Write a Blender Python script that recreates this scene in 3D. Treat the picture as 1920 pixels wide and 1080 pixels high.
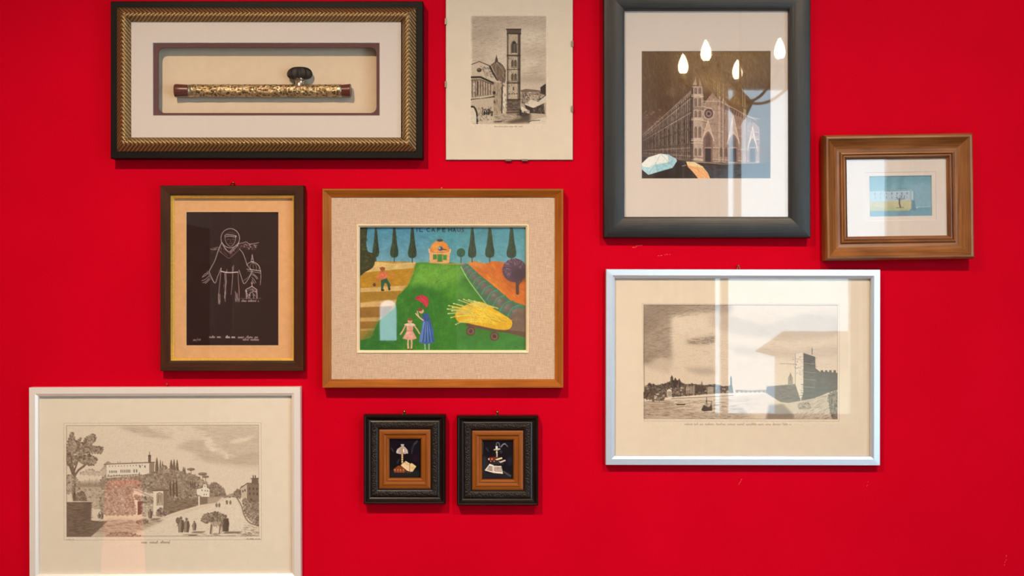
import bpy, bmesh, math, random
import numpy as np
from mathutils import Vector

for _o in list(bpy.data.objects):
    bpy.data.objects.remove(_o, do_unlink=True)
SC = bpy.context.scene
COL = SC.collection
PI = math.pi

# ------------------------------------------------------------------ camera
S = 0.00115            # metres on the wall for one pixel of the 1920 px frame
DIST = 2.6             # camera to wall
EYE = 1.65
cam_d = bpy.data.cameras.new('camera')
cam_d.sensor_width = 36.0
cam_d.lens = 18.0 * DIST / (960 * S)
cam_d.clip_start = 0.05
cam = bpy.data.objects.new('camera', cam_d)
cam.location = (0, -DIST, EYE)
cam.rotation_euler = (PI / 2, 0, 0)
COL.objects.link(cam)
SC.camera = cam

# ------------------------------------------------------------------ exposure, sky
SC.view_settings.view_transform = 'Standard'
SC.view_settings.look = 'None'
SC.view_settings.exposure = 0.0
SC.view_settings.gamma = 1.0
SC.view_settings.use_curve_mapping = False
SC.cycles.use_light_tree = False
SC.cycles.adaptive_threshold = 0.02
SC.cycles.max_bounces = 6
SC.cycles.diffuse_bounces = 3
SC.cycles.glossy_bounces = 3
SC.cycles.caustics_reflective = False
SC.cycles.caustics_refractive = False

SKY = 7.2
world = bpy.data.worlds.new('sky')
SC.world = world
world.use_nodes = True
_bg = world.node_tree.nodes['Background']
_bg.inputs[0].default_value = (0.58, 0.82, 1.0, 1)
_bg.inputs[1].default_value = SKY

# ------------------------------------------------------------------ room dimensions
XL, XR = -1.92, 2.40
YB = -5.05
ZC = 3.40
# back window and right hand window openings  (a0, a1, z0, z1)
WIN_B = (1.24, 2.20, 0.80, 2.96)          # along x, on the wall behind the camera
WIN_R = (-3.70, -1.80, 0.45, 2.70)        # along y, on the right wall
WIN_D = (-0.845, -0.735, 1.315, 1.575)      # small arched light in the door behind the camera

def portal(name, loc, rot, sx, sy):
    l = bpy.data.lights.new(name, 'AREA')
    l.shape = 'RECTANGLE'; l.size = sx; l.size_y = sy
    l.cycles.is_portal = True
    o = bpy.data.objects.new(name, l)
    o.location = loc; o.rotation_euler = rot
    COL.objects.link(o)
portal('daylight_portal', ((WIN_B[0]+WIN_B[1])/2, YB-0.12, (WIN_B[2]+WIN_B[3])/2), (PI/2, 0, 0), WIN_B[1]-WIN_B[0], WIN_B[3]-WIN_B[2])
portal('daylight_portal', (XR+0.12, (WIN_R[0]+WIN_R[1])/2, (WIN_R[2]+WIN_R[3])/2), (PI/2, 0, PI/2), WIN_R[1]-WIN_R[0], WIN_R[3]-WIN_R[2])

# ceiling spotlights that light the picture wall: (x, y, z, watts, target)
SPOTS = [(-0.80, -2.15, 3.22, 262.0, (-0.45, 0.0, 0.30)),
         (0.90, -2.15, 3.22, 165.0, (1.20, 0.0, 0.80))]
SPOT_CONE = math.radians(84)
WARM = (1.0, 0.76, 0.54)

# ------------------------------------------------------------------ helpers
def wx(px, t=0.0):
    return (px - 960.0) * S * (DIST - t) / DIST
def wz(py, t=0.0):
    return EYE + (540.0 - py) * S * (DIST - t) / DIST

def link(o, parent=None):
    COL.objects.link(o)
    if parent is not None:
        o.parent = parent
    return o

def tag(o, label=None, cat=None, group=None, kind=None):
    if label: o['label'] = label
    if cat: o['category'] = cat
    if group: o['group'] = group
    if kind: o['kind'] = kind
    return o

def empty(name, loc, roll=0.0):
    o = bpy.data.objects.new(name, None)
    o.empty_display_size = 0.05
    o.location = loc
    o.rotation_euler = (0, roll, 0)
    return link(o)

def mesh_obj(name, verts, faces, mats, parent=None, mat_idx=None, uvs=None, smooth=None):
    me = bpy.data.meshes.new(name)
    me.from_pydata(verts, [], faces)
    if not isinstance(mats, (list, tuple)): mats = [mats]
    for m in mats: me.materials.append(m)
    if mat_idx: me.polygons.foreach_set('material_index', mat_idx)
    if uvs:
        uv = me.uv_layers.new(name='UVMap')
        k = 0
        for fi, f in enumerate(faces):
            for j in range(len(f)):
                uv.data[k].uv = uvs[fi][j]; k += 1
    bm = bmesh.new(); bm.from_mesh(me)
    bmesh.ops.recalc_face_normals(bm, faces=bm.faces)
    bm.to_mesh(me); bm.free()
    if smooth is not None:
        me.polygons.foreach_set('use_smooth', [True] * len(me.polygons))
        me.set_sharp_from_angle(angle=math.radians(smooth))
    me.update()
    return link(bpy.data.objects.new(name, me), parent)

BOXF = [(0,1,3,2), (4,6,7,5), (0,4,5,1), (2,3,7,6), (0,2,6,4), (1,5,7,3)]
def box_vf(x0, x1, y0, y1, z0, z1, off=0):
    v = [(x, y, z) for x in (x0, x1) for y in (y0, y1) for z in (z0, z1)]
    return v, [tuple(i + off for i in f) for f in BOXF]
def box(name, x0, x1, y0, y1, z0, z1, m, parent=None, bev=0.0):
    v, f = box_vf(x0, x1, y0, y1, z0, z1)
    o = mesh_obj(name, v, f, m, parent)
    if bev > 0:
        bm = bmesh.new(); bm.from_mesh(o.data)
        bmesh.ops.bevel(bm, geom=list(bm.edges), offset=bev, segments=2, profile=0.5, affect='EDGES')
        bm.to_mesh(o.data); bm.free()
    return o
def boxes(name, lst, m, parent=None):
    V, F = [], []
    for b in lst:
        v, f = box_vf(*b, off=len(V)); V += v; F += f
    return mesh_obj(name, V, F, m, parent)
def lathe(name, prof, m, parent=None, axis='z', org=(0,0,0), n=24, smooth=40, rfun=None):
    """prof = [(r, h)]; closed at both ends"""
    V, F = [], []
    for i, (r, h) in enumerate(prof):
        for k in range(n):
            a = 2 * PI * k / n
            rr = r if rfun is None else rfun(i, k, r, h)
            c, s = rr * math.cos(a), rr * math.sin(a)
            p = (c, s, h) if axis == 'z' else ((h, c, s) if axis == 'x' else (c, h, s))
            V.append((p[0] + org[0], p[1] + org[1], p[2] + org[2]))
    for i in range(len(prof) - 1):
        for k in range(n):
            F.append((i*n + k, i*n + (k+1) % n, (i+1)*n + (k+1) % n, (i+1)*n + k))
    F.append(tuple(range(n))); F.append(tuple((len(prof)-1)*n + k for k in range(n)))
    return mesh_obj(name, V, F, m, parent, smooth=smooth)
def tube(name, pts, r, m, parent=None, n=8, smooth=60):
    V, F = [], []
    P = [Vector(p) for p in pts]
    for i, p in enumerate(P):
        d = (P[min(i+1, len(P)-1)] - P[max(i-1, 0)]).normalized()
        a = d.cross(Vector((0.12, 0.31, 1))).normalized() if abs(d.z) < 0.95 else d.cross(Vector((1, 0.2, 0))).normalized()
        b = d.cross(a)
        rr = r[i] if isinstance(r, (list, tuple)) else r
        for k in range(n):
            t = 2 * PI * k / n
            V.append(tuple(p + a * (rr * math.cos(t)) + b * (rr * math.sin(t))))
    for i in range(len(P) - 1):
        for k in range(n):
            F.append((i*n + k, i*n + (k+1) % n, (i+1)*n + (k+1) % n, (i+1)*n + k))
    F.append(tuple(range(n))); F.append(tuple((len(P)-1)*n + k for k in range(n)))
    return mesh_obj(name, V, F, m, parent, smooth=smooth)

# ------------------------------------------------------------------ materials
def lin(c):
    return tuple(((v/255)/12.92 if v/255 <= 0.04045 else ((v/255 + 0.055)/1.055)**2.4) for v in c)

class NT:
    def __init__(s, name):
        s.m = bpy.data.materials.new(name); s.m.use_nodes = True
        s.t = s.m.node_tree; s.t.nodes.clear()
        s.out = s.n('ShaderNodeOutputMaterial')
    def n(s, typ, **kw):
        nd = s.t.nodes.new(typ)
        for k, v in kw.items(): setattr(nd, k, v)
        return nd
    def l(s, a, b): s.t.links.new(a, b)
    def math(s, op, a, b=None, c=None):
        nd = s.n('ShaderNodeMath', operation=op)
        for i, v in enumerate((a, b, c)):
            if v is None: continue
            if isinstance(v, (int, float)): nd.inputs[i].default_value = v
            else: s.l(v, nd.inputs[i])
        return nd.outputs[0]
    def coords(s, kind='Object', scale=(1, 1, 1)):
        tc = s.n('ShaderNodeTexCoord'); mp = s.n('ShaderNodeMapping')
        mp.inputs['Scale'].default_value = scale
        s.l(tc.outputs[kind], mp.inputs['Vector'])
        return mp.outputs[0]
    def noise(s, vec, scale, detail=3, rough=0.55, dist=0.0):
        nd = s.n('ShaderNodeTexNoise')
        nd.inputs['Scale'].default_value = scale; nd.inputs['Detail'].default_value = detail
        nd.inputs['Roughness'].default_value = rough; nd.inputs['Distortion'].default_value = dist
        s.l(vec, nd.inputs['Vector'])
        return nd.outputs[0]
    def ramp(s, fac, stops):
        nd = s.n('ShaderNodeValToRGB')
        e = nd.color_ramp.elements
        while len(e) < len(stops): e.new(0.5)
        for i, (p, c) in enumerate(stops):
            e[i].position = p; e[i].color = (*c, 1)
        s.l(fac, nd.inputs[0])
        return nd.outputs[0]
    def bsdf(s, color, rough=0.5, metal=0.0, bump=None, bstr=0.3, bdist=0.001, spec=0.5, coat=0.0, roughlink=None, emit=None, estr=0.0):
        b = s.n('ShaderNodeBsdfPrincipled')
        if isinstance(color, (tuple, list)): b.inputs['Base Color'].default_value = (*color[:3], 1)
        else: s.l(color, b.inputs['Base Color'])
        b.inputs['Roughness'].default_value = rough
        if roughlink is not None: s.l(roughlink, b.inputs['Roughness'])
        b.inputs['Metallic'].default_value = metal
        b.inputs['Specular IOR Level'].default_value = spec
        b.inputs['Coat Weight'].default_value = coat
        b.inputs['Coat Roughness'].default_value = 0.08
        if emit is not None:
            b.inputs['Emission Color'].default_value = (*emit, 1); b.inputs['Emission Strength'].default_value = estr
        if bump is not None:
            bp = s.n('ShaderNodeBump'); bp.inputs['Strength'].default_value = bstr; bp.inputs['Distance'].default_value = bdist
            s.l(bump, bp.inputs['Height']); s.l(bp.outputs[0], b.inputs['Normal'])
        s.l(b.outputs[0], s.out.inputs[0])
        return s.m

def m_plain(name, rgb, rough=0.6, metal=0.0, var=0.06, scale=40, bstr=0.1, coat=0.0, spec=0.5, bdist=0.0006):
    t = NT(name); v = t.coords()
    nz = t.noise(v, scale, 2)
    c = lin(rgb)
    col = t.ramp(nz, [(0.3, tuple(x*(1-var) for x in c)), (0.7, tuple(min(1, x*(1+var)) for x in c))])
    return t.bsdf(col, rough, metal, bump=nz if bstr > 0.1 else None, bstr=bstr, bdist=bdist, coat=coat, spec=spec)

def m_wood(name, dark, light, rough=0.4, su=6, sv=240, coat=0.0, bstr=0.15, pores=True, spec=0.5):
    t = NT(name); v = t.coords('UV', (su, sv, 1))
    n1 = t.noise(v, 1.0, 4, 0.6, 0.6)
    v2 = t.coords('UV', (9, 30, 1)); n2 = t.noise(v2, 1.0, 2, 0.5)
    f = t.math('ADD', t.math('MULTIPLY', n1, 0.6), t.math('MULTIPLY', n2, 0.4))
    col = t.ramp(f, [(0.34, lin(dark)), (0.66, lin(light))])
    return t.bsdf(col, rough, 0.0, bump=n1, bstr=bstr, bdist=0.0006, coat=coat, spec=spec)

def m_glass(name, rough=0.0, wob=0.0):
    t = NT(name)
    geo = t.n('ShaderNodeNewGeometry')
    dp = t.n('ShaderNodeVectorMath', operation='DOT_PRODUCT')
    t.l(geo.outputs['Incoming'], dp.inputs[0]); t.l(geo.outputs['Normal'], dp.inputs[1])
    c = t.math('ABSOLUTE', dp.outputs['Value'])
    k = t.math('POWER', t.math('SUBTRACT', 1.0, c), 5.0)
    f = t.math('ADD', t.math('MULTIPLY', k, 0.957), 0.043)
    tr = t.n('ShaderNodeBsdfTransparent'); tr.inputs[0].default_value = (0.985, 0.99, 0.985, 1)
    gl = t.n('ShaderNodeBsdfGlossy'); gl.inputs['Roughness'].default_value = rough
    if wob > 0:
        v = t.coords('Object'); nz = t.noise(v, 3.5, 1)
        bp = t.n('ShaderNodeBump'); bp.inputs['Strength'].default_value = 1.0; bp.inputs['Distance'].default_value = wob
        t.l(nz, bp.inputs['Height']); t.l(bp.outputs[0], gl.inputs['Normal'])
    mx = t.n('ShaderNodeMixShader')
    t.l(f, mx.inputs[0]); t.l(tr.outputs[0], mx.inputs[1]); t.l(gl.outputs[0], mx.inputs[2])
    t.l(mx.outputs[0], t.out.inputs[0])
    return t.m

def m_art(name, rough=0.75, coat=0.0, spec=0.3):
    t = NT(name)
    at = t.n('ShaderNodeAttribute'); at.attribute_name = 'art'
    return t.bsdf(at.outputs['Color'], rough, spec=spec, coat=coat)

def m_emit(name, rgb, strength):
    t = NT(name); e = t.n('ShaderNodeEmission')
    e.inputs[0].default_value = (*rgb, 1); e.inputs[1].default_value = strength
    t.l(e.outputs[0], t.out.inputs[0])
    return t.m

def m_red_wall():
    t = NT('red_wall_paint'); v = t.coords()
    n1 = t.noise(v, 260, 2, 0.6)
    n2 = t.noise(v, 4.0, 2, 0.6)
    f = t.math('ADD', t.math('MULTIPLY', n2, 0.6), t.math('MULTIPLY', n1, 0.4))
    col = t.ramp(f, [(0.3, (0.53, 0.0003, 0.012)), (0.7, (0.62, 0.0005, 0.016))])
    return t.bsdf(col, 0.62, bump=n1, bstr=0.22, bdist=0.0015, spec=0.02)

def m_gold_braid():
    t = NT('gold_braid_leaf')
    tc = t.n('ShaderNodeTexCoord'); sp = t.n('ShaderNodeSeparateXYZ'); t.l(tc.outputs['UV'], sp.inputs[0])
    u, v = sp.outputs[0], sp.outputs[1]
    mid = t.math('ABSOLUTE', t.math('SUBTRACT', v, 0.0545))
    ph = t.math('ADD', t.math('MULTIPLY', u, 2*PI/0.0088), t.math('MULTIPLY', mid, 2*PI/0.0105))
    h1 = t.math('SINE', ph)
    ph2 = t.math('ADD', t.math('MULTIPLY', u, -2*PI/0.0036), t.math('MULTIPLY', mid, 2*PI/0.0045))
    h2 = t.math('SINE', ph2)
    nz = t.noise(t.coords('UV', (1, 1, 1)), 420, 3)
    h = t.math('ADD', t.math('ADD', h1, t.math('MULTIPLY', h2, 0.45)), t.math('MULTIPLY', nz, 1.6))
    col = t.ramp(t.math('MULTIPLY', t.math('ADD', h, 1.2), 0.27), [(0.10, lin((92, 64, 32))), (0.55, lin((142, 112, 70))), (0.95, lin((200, 174, 130)))])
    return t.bsdf(col, 0.42, 0.8, bump=h, bstr=0.5, bdist=0.0008)

def m_linen():
    t = NT('natural_linen')
    a = t.noise(t.coords('Object', (700, 1, 60)), 1.0, 2); b = t.noise(t.coords('Object', (60, 1, 700)), 1.0, 2)
    f = t.math('MULTIPLY', t.math('ADD', a, b), 0.5)
    col = t.ramp(f, [(0.34, lin((182, 154, 130))), (0.5, lin((199, 172, 148))), (0.66, lin((216, 190, 166)))])
    return t.bsdf(col, 0.9, bump=f, bstr=0.4, bdist=0.0008, spec=0.15)

M = {}
M['red'] = m_red_wall()
M['cream_wall'] = m_plain('cream_plaster', (222, 208, 186), 0.8, var=0.03, scale=8)
M['ceiling'] = m_plain('white_ceiling_plaster', (232, 228, 220), 0.85, var=0.02, scale=6)
M['trim'] = m_plain('grey_white_gloss_paint', (206, 202, 192), 0.4, var=0.02)
M['glass'] = m_glass('picture_glass', 0.016)
M['winglass'] = m_glass('window_glass', 0.0)
M['mat_white'] = m_plain('white_mat_board', (230, 216, 210), 0.9, var=0.015, scale=300, spec=0.15)
M['mat_core'] = m_plain('white_bevel_core', (248, 246, 242), 0.8, var=0.01, spec=0.2)
M['mat_dark'] = m_plain('plum_brown_mat_board', (104, 68, 68), 0.85, var=0.04, scale=200, spec=0.2)
M['mat_tan'] = m_plain('tan_mat_board', (238, 180, 128), 0.85, var=0.05, scale=90, spec=0.2)
M['backing'] = m_plain('cream_backing_card', (238, 212, 184), 0.9, var=0.02, scale=60, spec=0.15)
M['paper'] = m_plain('cream_etching_paper', (242, 224, 204), 0.9, var=0.02, scale=50, spec=0.12)
M['paper_villa'] = m_plain('pale_etching_paper', (250, 236, 218), 0.9, var=0.02, scale=50, spec=0.12)
M['paper_aged'] = m_plain('aged_cream_paper', (238, 221, 202), 0.9, var=0.025, scale=30, spec=0.12)
M['black_wood'] = m_wood('black_lacquered_wood', (8, 5, 4), (18, 12, 10), 0.5, spec=0.15)
M['braid'] = m_gold_braid()
M['charcoal_wood'] = m_wood('charcoal_stained_wood', (12, 13, 16), (38, 37, 37), 0.38, su=5, sv=420, bstr=0.5, spec=0.45)
M['honey_wood'] = m_wood('waxed_honey_wood', (98, 54, 20), (164, 106, 54), 0.38, su=5, sv=200, coat=0.08)
M['walnut_wood'] = m_wood('dark_walnut_wood', (46, 20, 8), (76, 38, 16), 0.5, su=6, sv=260, spec=0.22)
M['teak_wood'] = m_wood('orange_brown_teak', (134, 70, 14), (176, 104, 34), 0.42, su=7, sv=260, spec=0.3)
M['gilt'] = m_plain('bright_gilt_slip', (255, 216, 112), 0.28, 0.6, var=0.12, scale=200, bstr=0.2)
M['ebony_wood'] = m_wood('ebonised_wood', (15, 10, 8), (30, 20, 16), 0.34, su=8, sv=200, coat=0.08, spec=0.35)
M['ochre_wood'] = m_wood('ochre_wood_liner', (122, 64, 12), (152, 84, 22), 0.45, su=8, sv=160, spec=0.3)
M['cream_slip'] = m_plain('cream_painted_slip', (244, 224, 188), 0.5, var=0.03)
M['linen'] = m_linen()
M['silver_alu'] = m_plain('brushed_silver_aluminium', (218, 233, 252), 0.36, 0.6, var=0.02, scale=500, bstr=0.05)  # cool window reflection put into the blue of the base colour
M['champagne_alu'] = m_plain('champagne_aluminium', (246, 240, 234), 0.36, 0.3, var=0.02, scale=500, bstr=0.05)
M['brass'] = m_plain('aged_brass', (196, 156, 92), 0.3, 1.0, var=0.15)
M['steel'] = m_plain('clip_steel', (140, 128, 116), 0.35, 1.0, var=0.1)
M['print'] = m_art('printed_ink_on_paper')
M['oil'] = m_art('glossy_painted_surface', 0.4, 0.0, 0.5)
M['enamel'] = m_art('fired_enamel', 0.25, 0.1, 0.25)
# ------------------------------------------------------------------ the room
def struct(o): return tag(o, kind='structure')
wf = struct(box('wall_front', XL-0.15, XR+0.15, 0.0, 0.15, 0, ZC, M['red']))
M['floor'] = m_plain('oak_floor', (140, 100, 66), 0.4, var=0.1, scale=5)
struct(box('floor', XL-0.15, XR+0.15, YB-0.15, 0.15, -0.1, 0, M['floor']))
struct(box('ceiling', XL-0.15, XR+0.15, YB-0.15, 0.15, ZC, ZC+0.1, M['ceiling']))
struct(box('wall_left', XL-0.15, XL, YB-0.15, 0.0, 0, ZC, M['cream_wall']))
def wall_holes(name, along, a0, a1, p0, p1, holes, m):
    """wall with rectangular holes; along = 'x' or 'y'"""
    L, prev = [], a0
    for (h0, h1, z0, z1) in sorted(holes):
        L += [(prev, h0, 0, ZC), (h0, h1, 0, z0), (h0, h1, z1, ZC)]; prev = h1
    L.append((prev, a1, 0, ZC))
    bl = [(b[0], b[1], p0, p1, b[2], b[3]) if along == 'x' else (p0, p1, b[0], b[1], b[2], b[3]) for b in L]
    return struct(boxes(name, bl, m))
DOOR_B = (-1.25, -0.35, 0.0, 2.15)
wall_holes('wall_back', 'x', XL, XR, YB-0.15, YB, [WIN_B, DOOR_B], M['cream_wall'])
wall_holes('wall_right', 'y', YB-0.15, 0.0, XR, XR+0.15, [WIN_R], M['cream_wall'])
struct(box('baseboard_front', XL, XR, -0.015, 0.0, 0, 0.12, M['trim']))

# small scuffs in the red paint
M['scuff'] = m_plain('pale_scuffed_paint', (238, 70, 72), 0.8, var=0.1)
rs = random.Random(5)
def scuff(px, py, w, h, n, rot):
    V, F = [], []
    for i in range(n):
        cx = px + (i / max(1, n-1) - 0.5) * w * math.cos(rot) + rs.uniform(-1, 1)
        cy = py + (i / max(1, n-1) - 0.5) * w * math.sin(rot) + rs.uniform(-1, 1) * h
        b = len(V); k = 6
        rx, ry = rs.uniform(1.2, 2.6), rs.uniform(0.4, 0.9)
        for q in range(k):
            a = 2*PI*q/k
            x, y = rx*math.cos(a), ry*math.sin(a)
            V.append((wx(cx + x*math.cos(rot) - y*math.sin(rot)), -0.0003, wz(cy + x*math.sin(rot) + y*math.cos(rot))))
        F.append(tuple(range(b, b+k)))
    mesh_obj('paint_scuff', V, F, M['scuff'], wf)
scuff(1195, 462, 16, 2.0, 8, -0.1)
scuff(1246, 478, 22, 0.6, 5, -0.1)
scuff(1388, 903, 11, 0.8, 5, -1.0)
scuff(1885, 1050, 14, 3.0, 4, -1.2)
scuff(1627, 907, 6, 0.8, 2, -1.3)

# windows
def window(name, along, a0, a1, z0, z1, p, depth, posts, rails):
    """casement in an opening; p = plane of the glass, posts/rails = bar positions"""
    w = 0.05
    bars = [(a0, a0+w, z0, z1), (a1-w, a1, z0, z1), (a0+w, a1-w, z0, z0+w), (a0+w, a1-w, z1-w, z1)]
    bars += [(q-0.022, q+0.022, z0+w, z1-w) for q in posts]
    xs = [a0+w] + sorted(posts) + [a1-w]
    for q in rails:
        for i in range(len(xs)-1):
            l = xs[i] + (0.022 if i else 0); r = xs[i+1] - (0.022 if i < len(xs)-2 else 0)
            bars.append((l, r, q-0.015, q+0.015))
    conv = lambda b, d0, d1: (b[0], b[1], p+d0, p+d1, b[2], b[3]) if along == 'x' else (p+d0, p+d1, b[0], b[1], b[2], b[3])
    fr = struct(boxes(name, [conv(b, -0.03, 0.03) for b in bars], M['trim']))
    for i in range(len(xs)-1):
        l = xs[i] + (0.022 if i else 0); r = xs[i+1] - (0.022 if i < len(xs)-2 else 0)
        boxes('window_pane', [conv((l, r, z0+w, z1-w), -0.002, 0.002)], M['winglass'], fr)
    s = (a0-0.06, a1+0.06, z0-0.04, z0)
    return fr
window('window_1', 'x', WIN_B[0], WIN_B[1], WIN_B[2], WIN_B[3], YB-0.06, 0.15, [1.351], [])
window('window_2', 'y', WIN_R[0], WIN_R[1], WIN_R[2], WIN_R[3], XR+0.06, 0.15, [-2.75], [2.1])
struct(box('trim_1', WIN_B[0]-0.06, WIN_B[1]+0.06, YB, YB+0.07, WIN_B[2]-0.05, WIN_B[2], M['trim']))
struct(box('trim_2', XR-0.07, XR, WIN_R[0]-0.06, WIN_R[1]+0.06, WIN_R[2]-0.05, WIN_R[2], M['trim']))

# door in the back wall with a small round-headed light
M['dark_door'] = m_plain('dark_brown_door_paint', (74, 52, 40), 0.45, var=0.05)
def arched_door():
    x0, x1, _, z1 = DOOR_B
    a0, a1, b0, b1 = WIN_D
    y0, y1 = YB-0.09, YB-0.04
    r = (a1-a0)/2; cx = (a0+a1)/2; zc = b1-r
    n = 10
    hole = [(a0, b0), (a1, b0)] + [(cx + r*math.cos(PI*i/n), zc + r*math.sin(PI*i/n)) for i in range(n+1)]
    N = len(hole)
    V, F = [], []
    for b in ((x0, a0, y0, y1, 0.0, z1), (a1, x1, y0, y1, 0.0, z1), (a0, a1, y0, y1, 0.0, b0), (a0, a1, y0, y1, b1, z1)):
        v, f = box_vf(*b, off=len(V)); V += v; F += f
    for sgn in (0, 1):                       # the two spandrels beside the round head
        arc = [(cx + r*math.cos(PI*k/n), zc + r*math.sin(PI*k/n)) for k in (range(0, n//2+1) if sgn == 0 else range(n//2, n+1))]
        pts = arc + ([(a1, b1)] if sgn == 0 else [(a0, b1)])
        q = len(V); k = len(pts)
        V += [(x, y0, z) for x, z in pts] + [(x, y1, z) for x, z in pts]
        F += [tuple(q+t for t in range(k)), tuple(q+k+t for t in range(k))]
        F += [(q+t, q+(t+1) % k, q+k+(t+1) % k, q+k+t) for t in range(k)]
    d = struct(mesh_obj('door_1', V, F, M['dark_door']))
    V = [(x, YB-0.066, z) for x, z in hole] + [(x, YB-0.062, z) for x, z in hole]
    F = [tuple(range(N)), tuple(range(N, 2*N))] + [(i, (i+1) % N, N+(i+1) % N, N+i) for i in range(N)]
    mesh_obj('door_pane', V, F, M['winglass'], d)
    lathe('door_knob', [(0.008, 0), (0.008, 0.03), (0.022, 0.035), (0.026, 0.05), (0.018, 0.062), (0.004, 0.066)], M['brass'], d, 'y', (x1-0.09, y1, 1.02))
arched_door()
struct(boxes('trim_3', [(DOOR_B[0]-0.09, DOOR_B[0], YB, YB+0.02, 0, DOOR_B[3]+0.09), (DOOR_B[1], DOOR_B[1]+0.09, YB, YB+0.02, 0, DOOR_B[3]+0.09),
                        (DOOR_B[0], DOOR_B[1], YB, YB+0.02, DOOR_B[3], DOOR_B[3]+0.09)], M['trim']))
# wide dark double door with pale casing on the left wall
d2 = struct(boxes('door_2', [(XL, XL+0.03, YB+0.10, -3.5, 0.0, 2.02), (XL, XL+0.03, -3.48, -1.9, 0.0, 2.02)], M['dark_door']))
for k, (ya, yb) in enumerate(((YB+0.22, -3.62), (-3.36, -2.02))):
    for (za, zb) in ((0.2, 0.95), (1.1, 1.88)):
        box('door_panel', XL+0.03, XL+0.042, ya, yb, za, zb, M['dark_door'], d2, 0.004)
struct(boxes('trim_4', [(XL, XL+0.04, YB, YB+0.10, 0, 2.14), (XL, XL+0.04, -1.9, -1.8, 0, 2.14), (XL, XL+0.04, YB+0.10, -1.9, 2.02, 2.14)], M['trim']))
struct(box('trim_5', XL+0.04, XL+0.16, YB, YB+0.05, 0, 2.14, M['trim']))

# house across the street, seen through the window behind the camera
M['stucco'] = m_plain('ochre_street_stucco', (206, 190, 160), 0.9, var=0.05, scale=2)
M['rooftile'] = m_plain('terracotta_roof', (150, 132, 118), 0.9, var=0.12, scale=6)
M['shutter'] = m_plain('grey_green_shutter', (96, 116, 104), 0.7)
nh = empty('neighbour_house', (7.7, -17.0, -8.0))
tag(nh, 'pale stucco house across the street, mirrored faintly in the picture glass', 'house')
box('house_wall', -3.0, 3.0, -2.0, 2.0, 0, 8.5, M['stucco'], nh)
mesh_obj('house_roof', [(-3.3, -2.3, 8.5), (3.3, -2.3, 8.5), (3.3, 2.3, 8.5), (-3.3, 2.3, 8.5), (-3.3, 0, 8.95), (3.3, 0, 8.95)],
         [(0, 1, 5, 4), (3, 4, 5, 2), (0, 4, 3), (1, 2, 5), (0, 3, 2, 1)], M['rooftile'], nh)
for k in range(3):
    for zz in (5.4, 2.4):
        sh = box('shutter', -2.2 + k*1.9, -1.2 + k*1.9, 2.0, 2.06, zz, zz+1.7, M['shutter'], nh)
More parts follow.
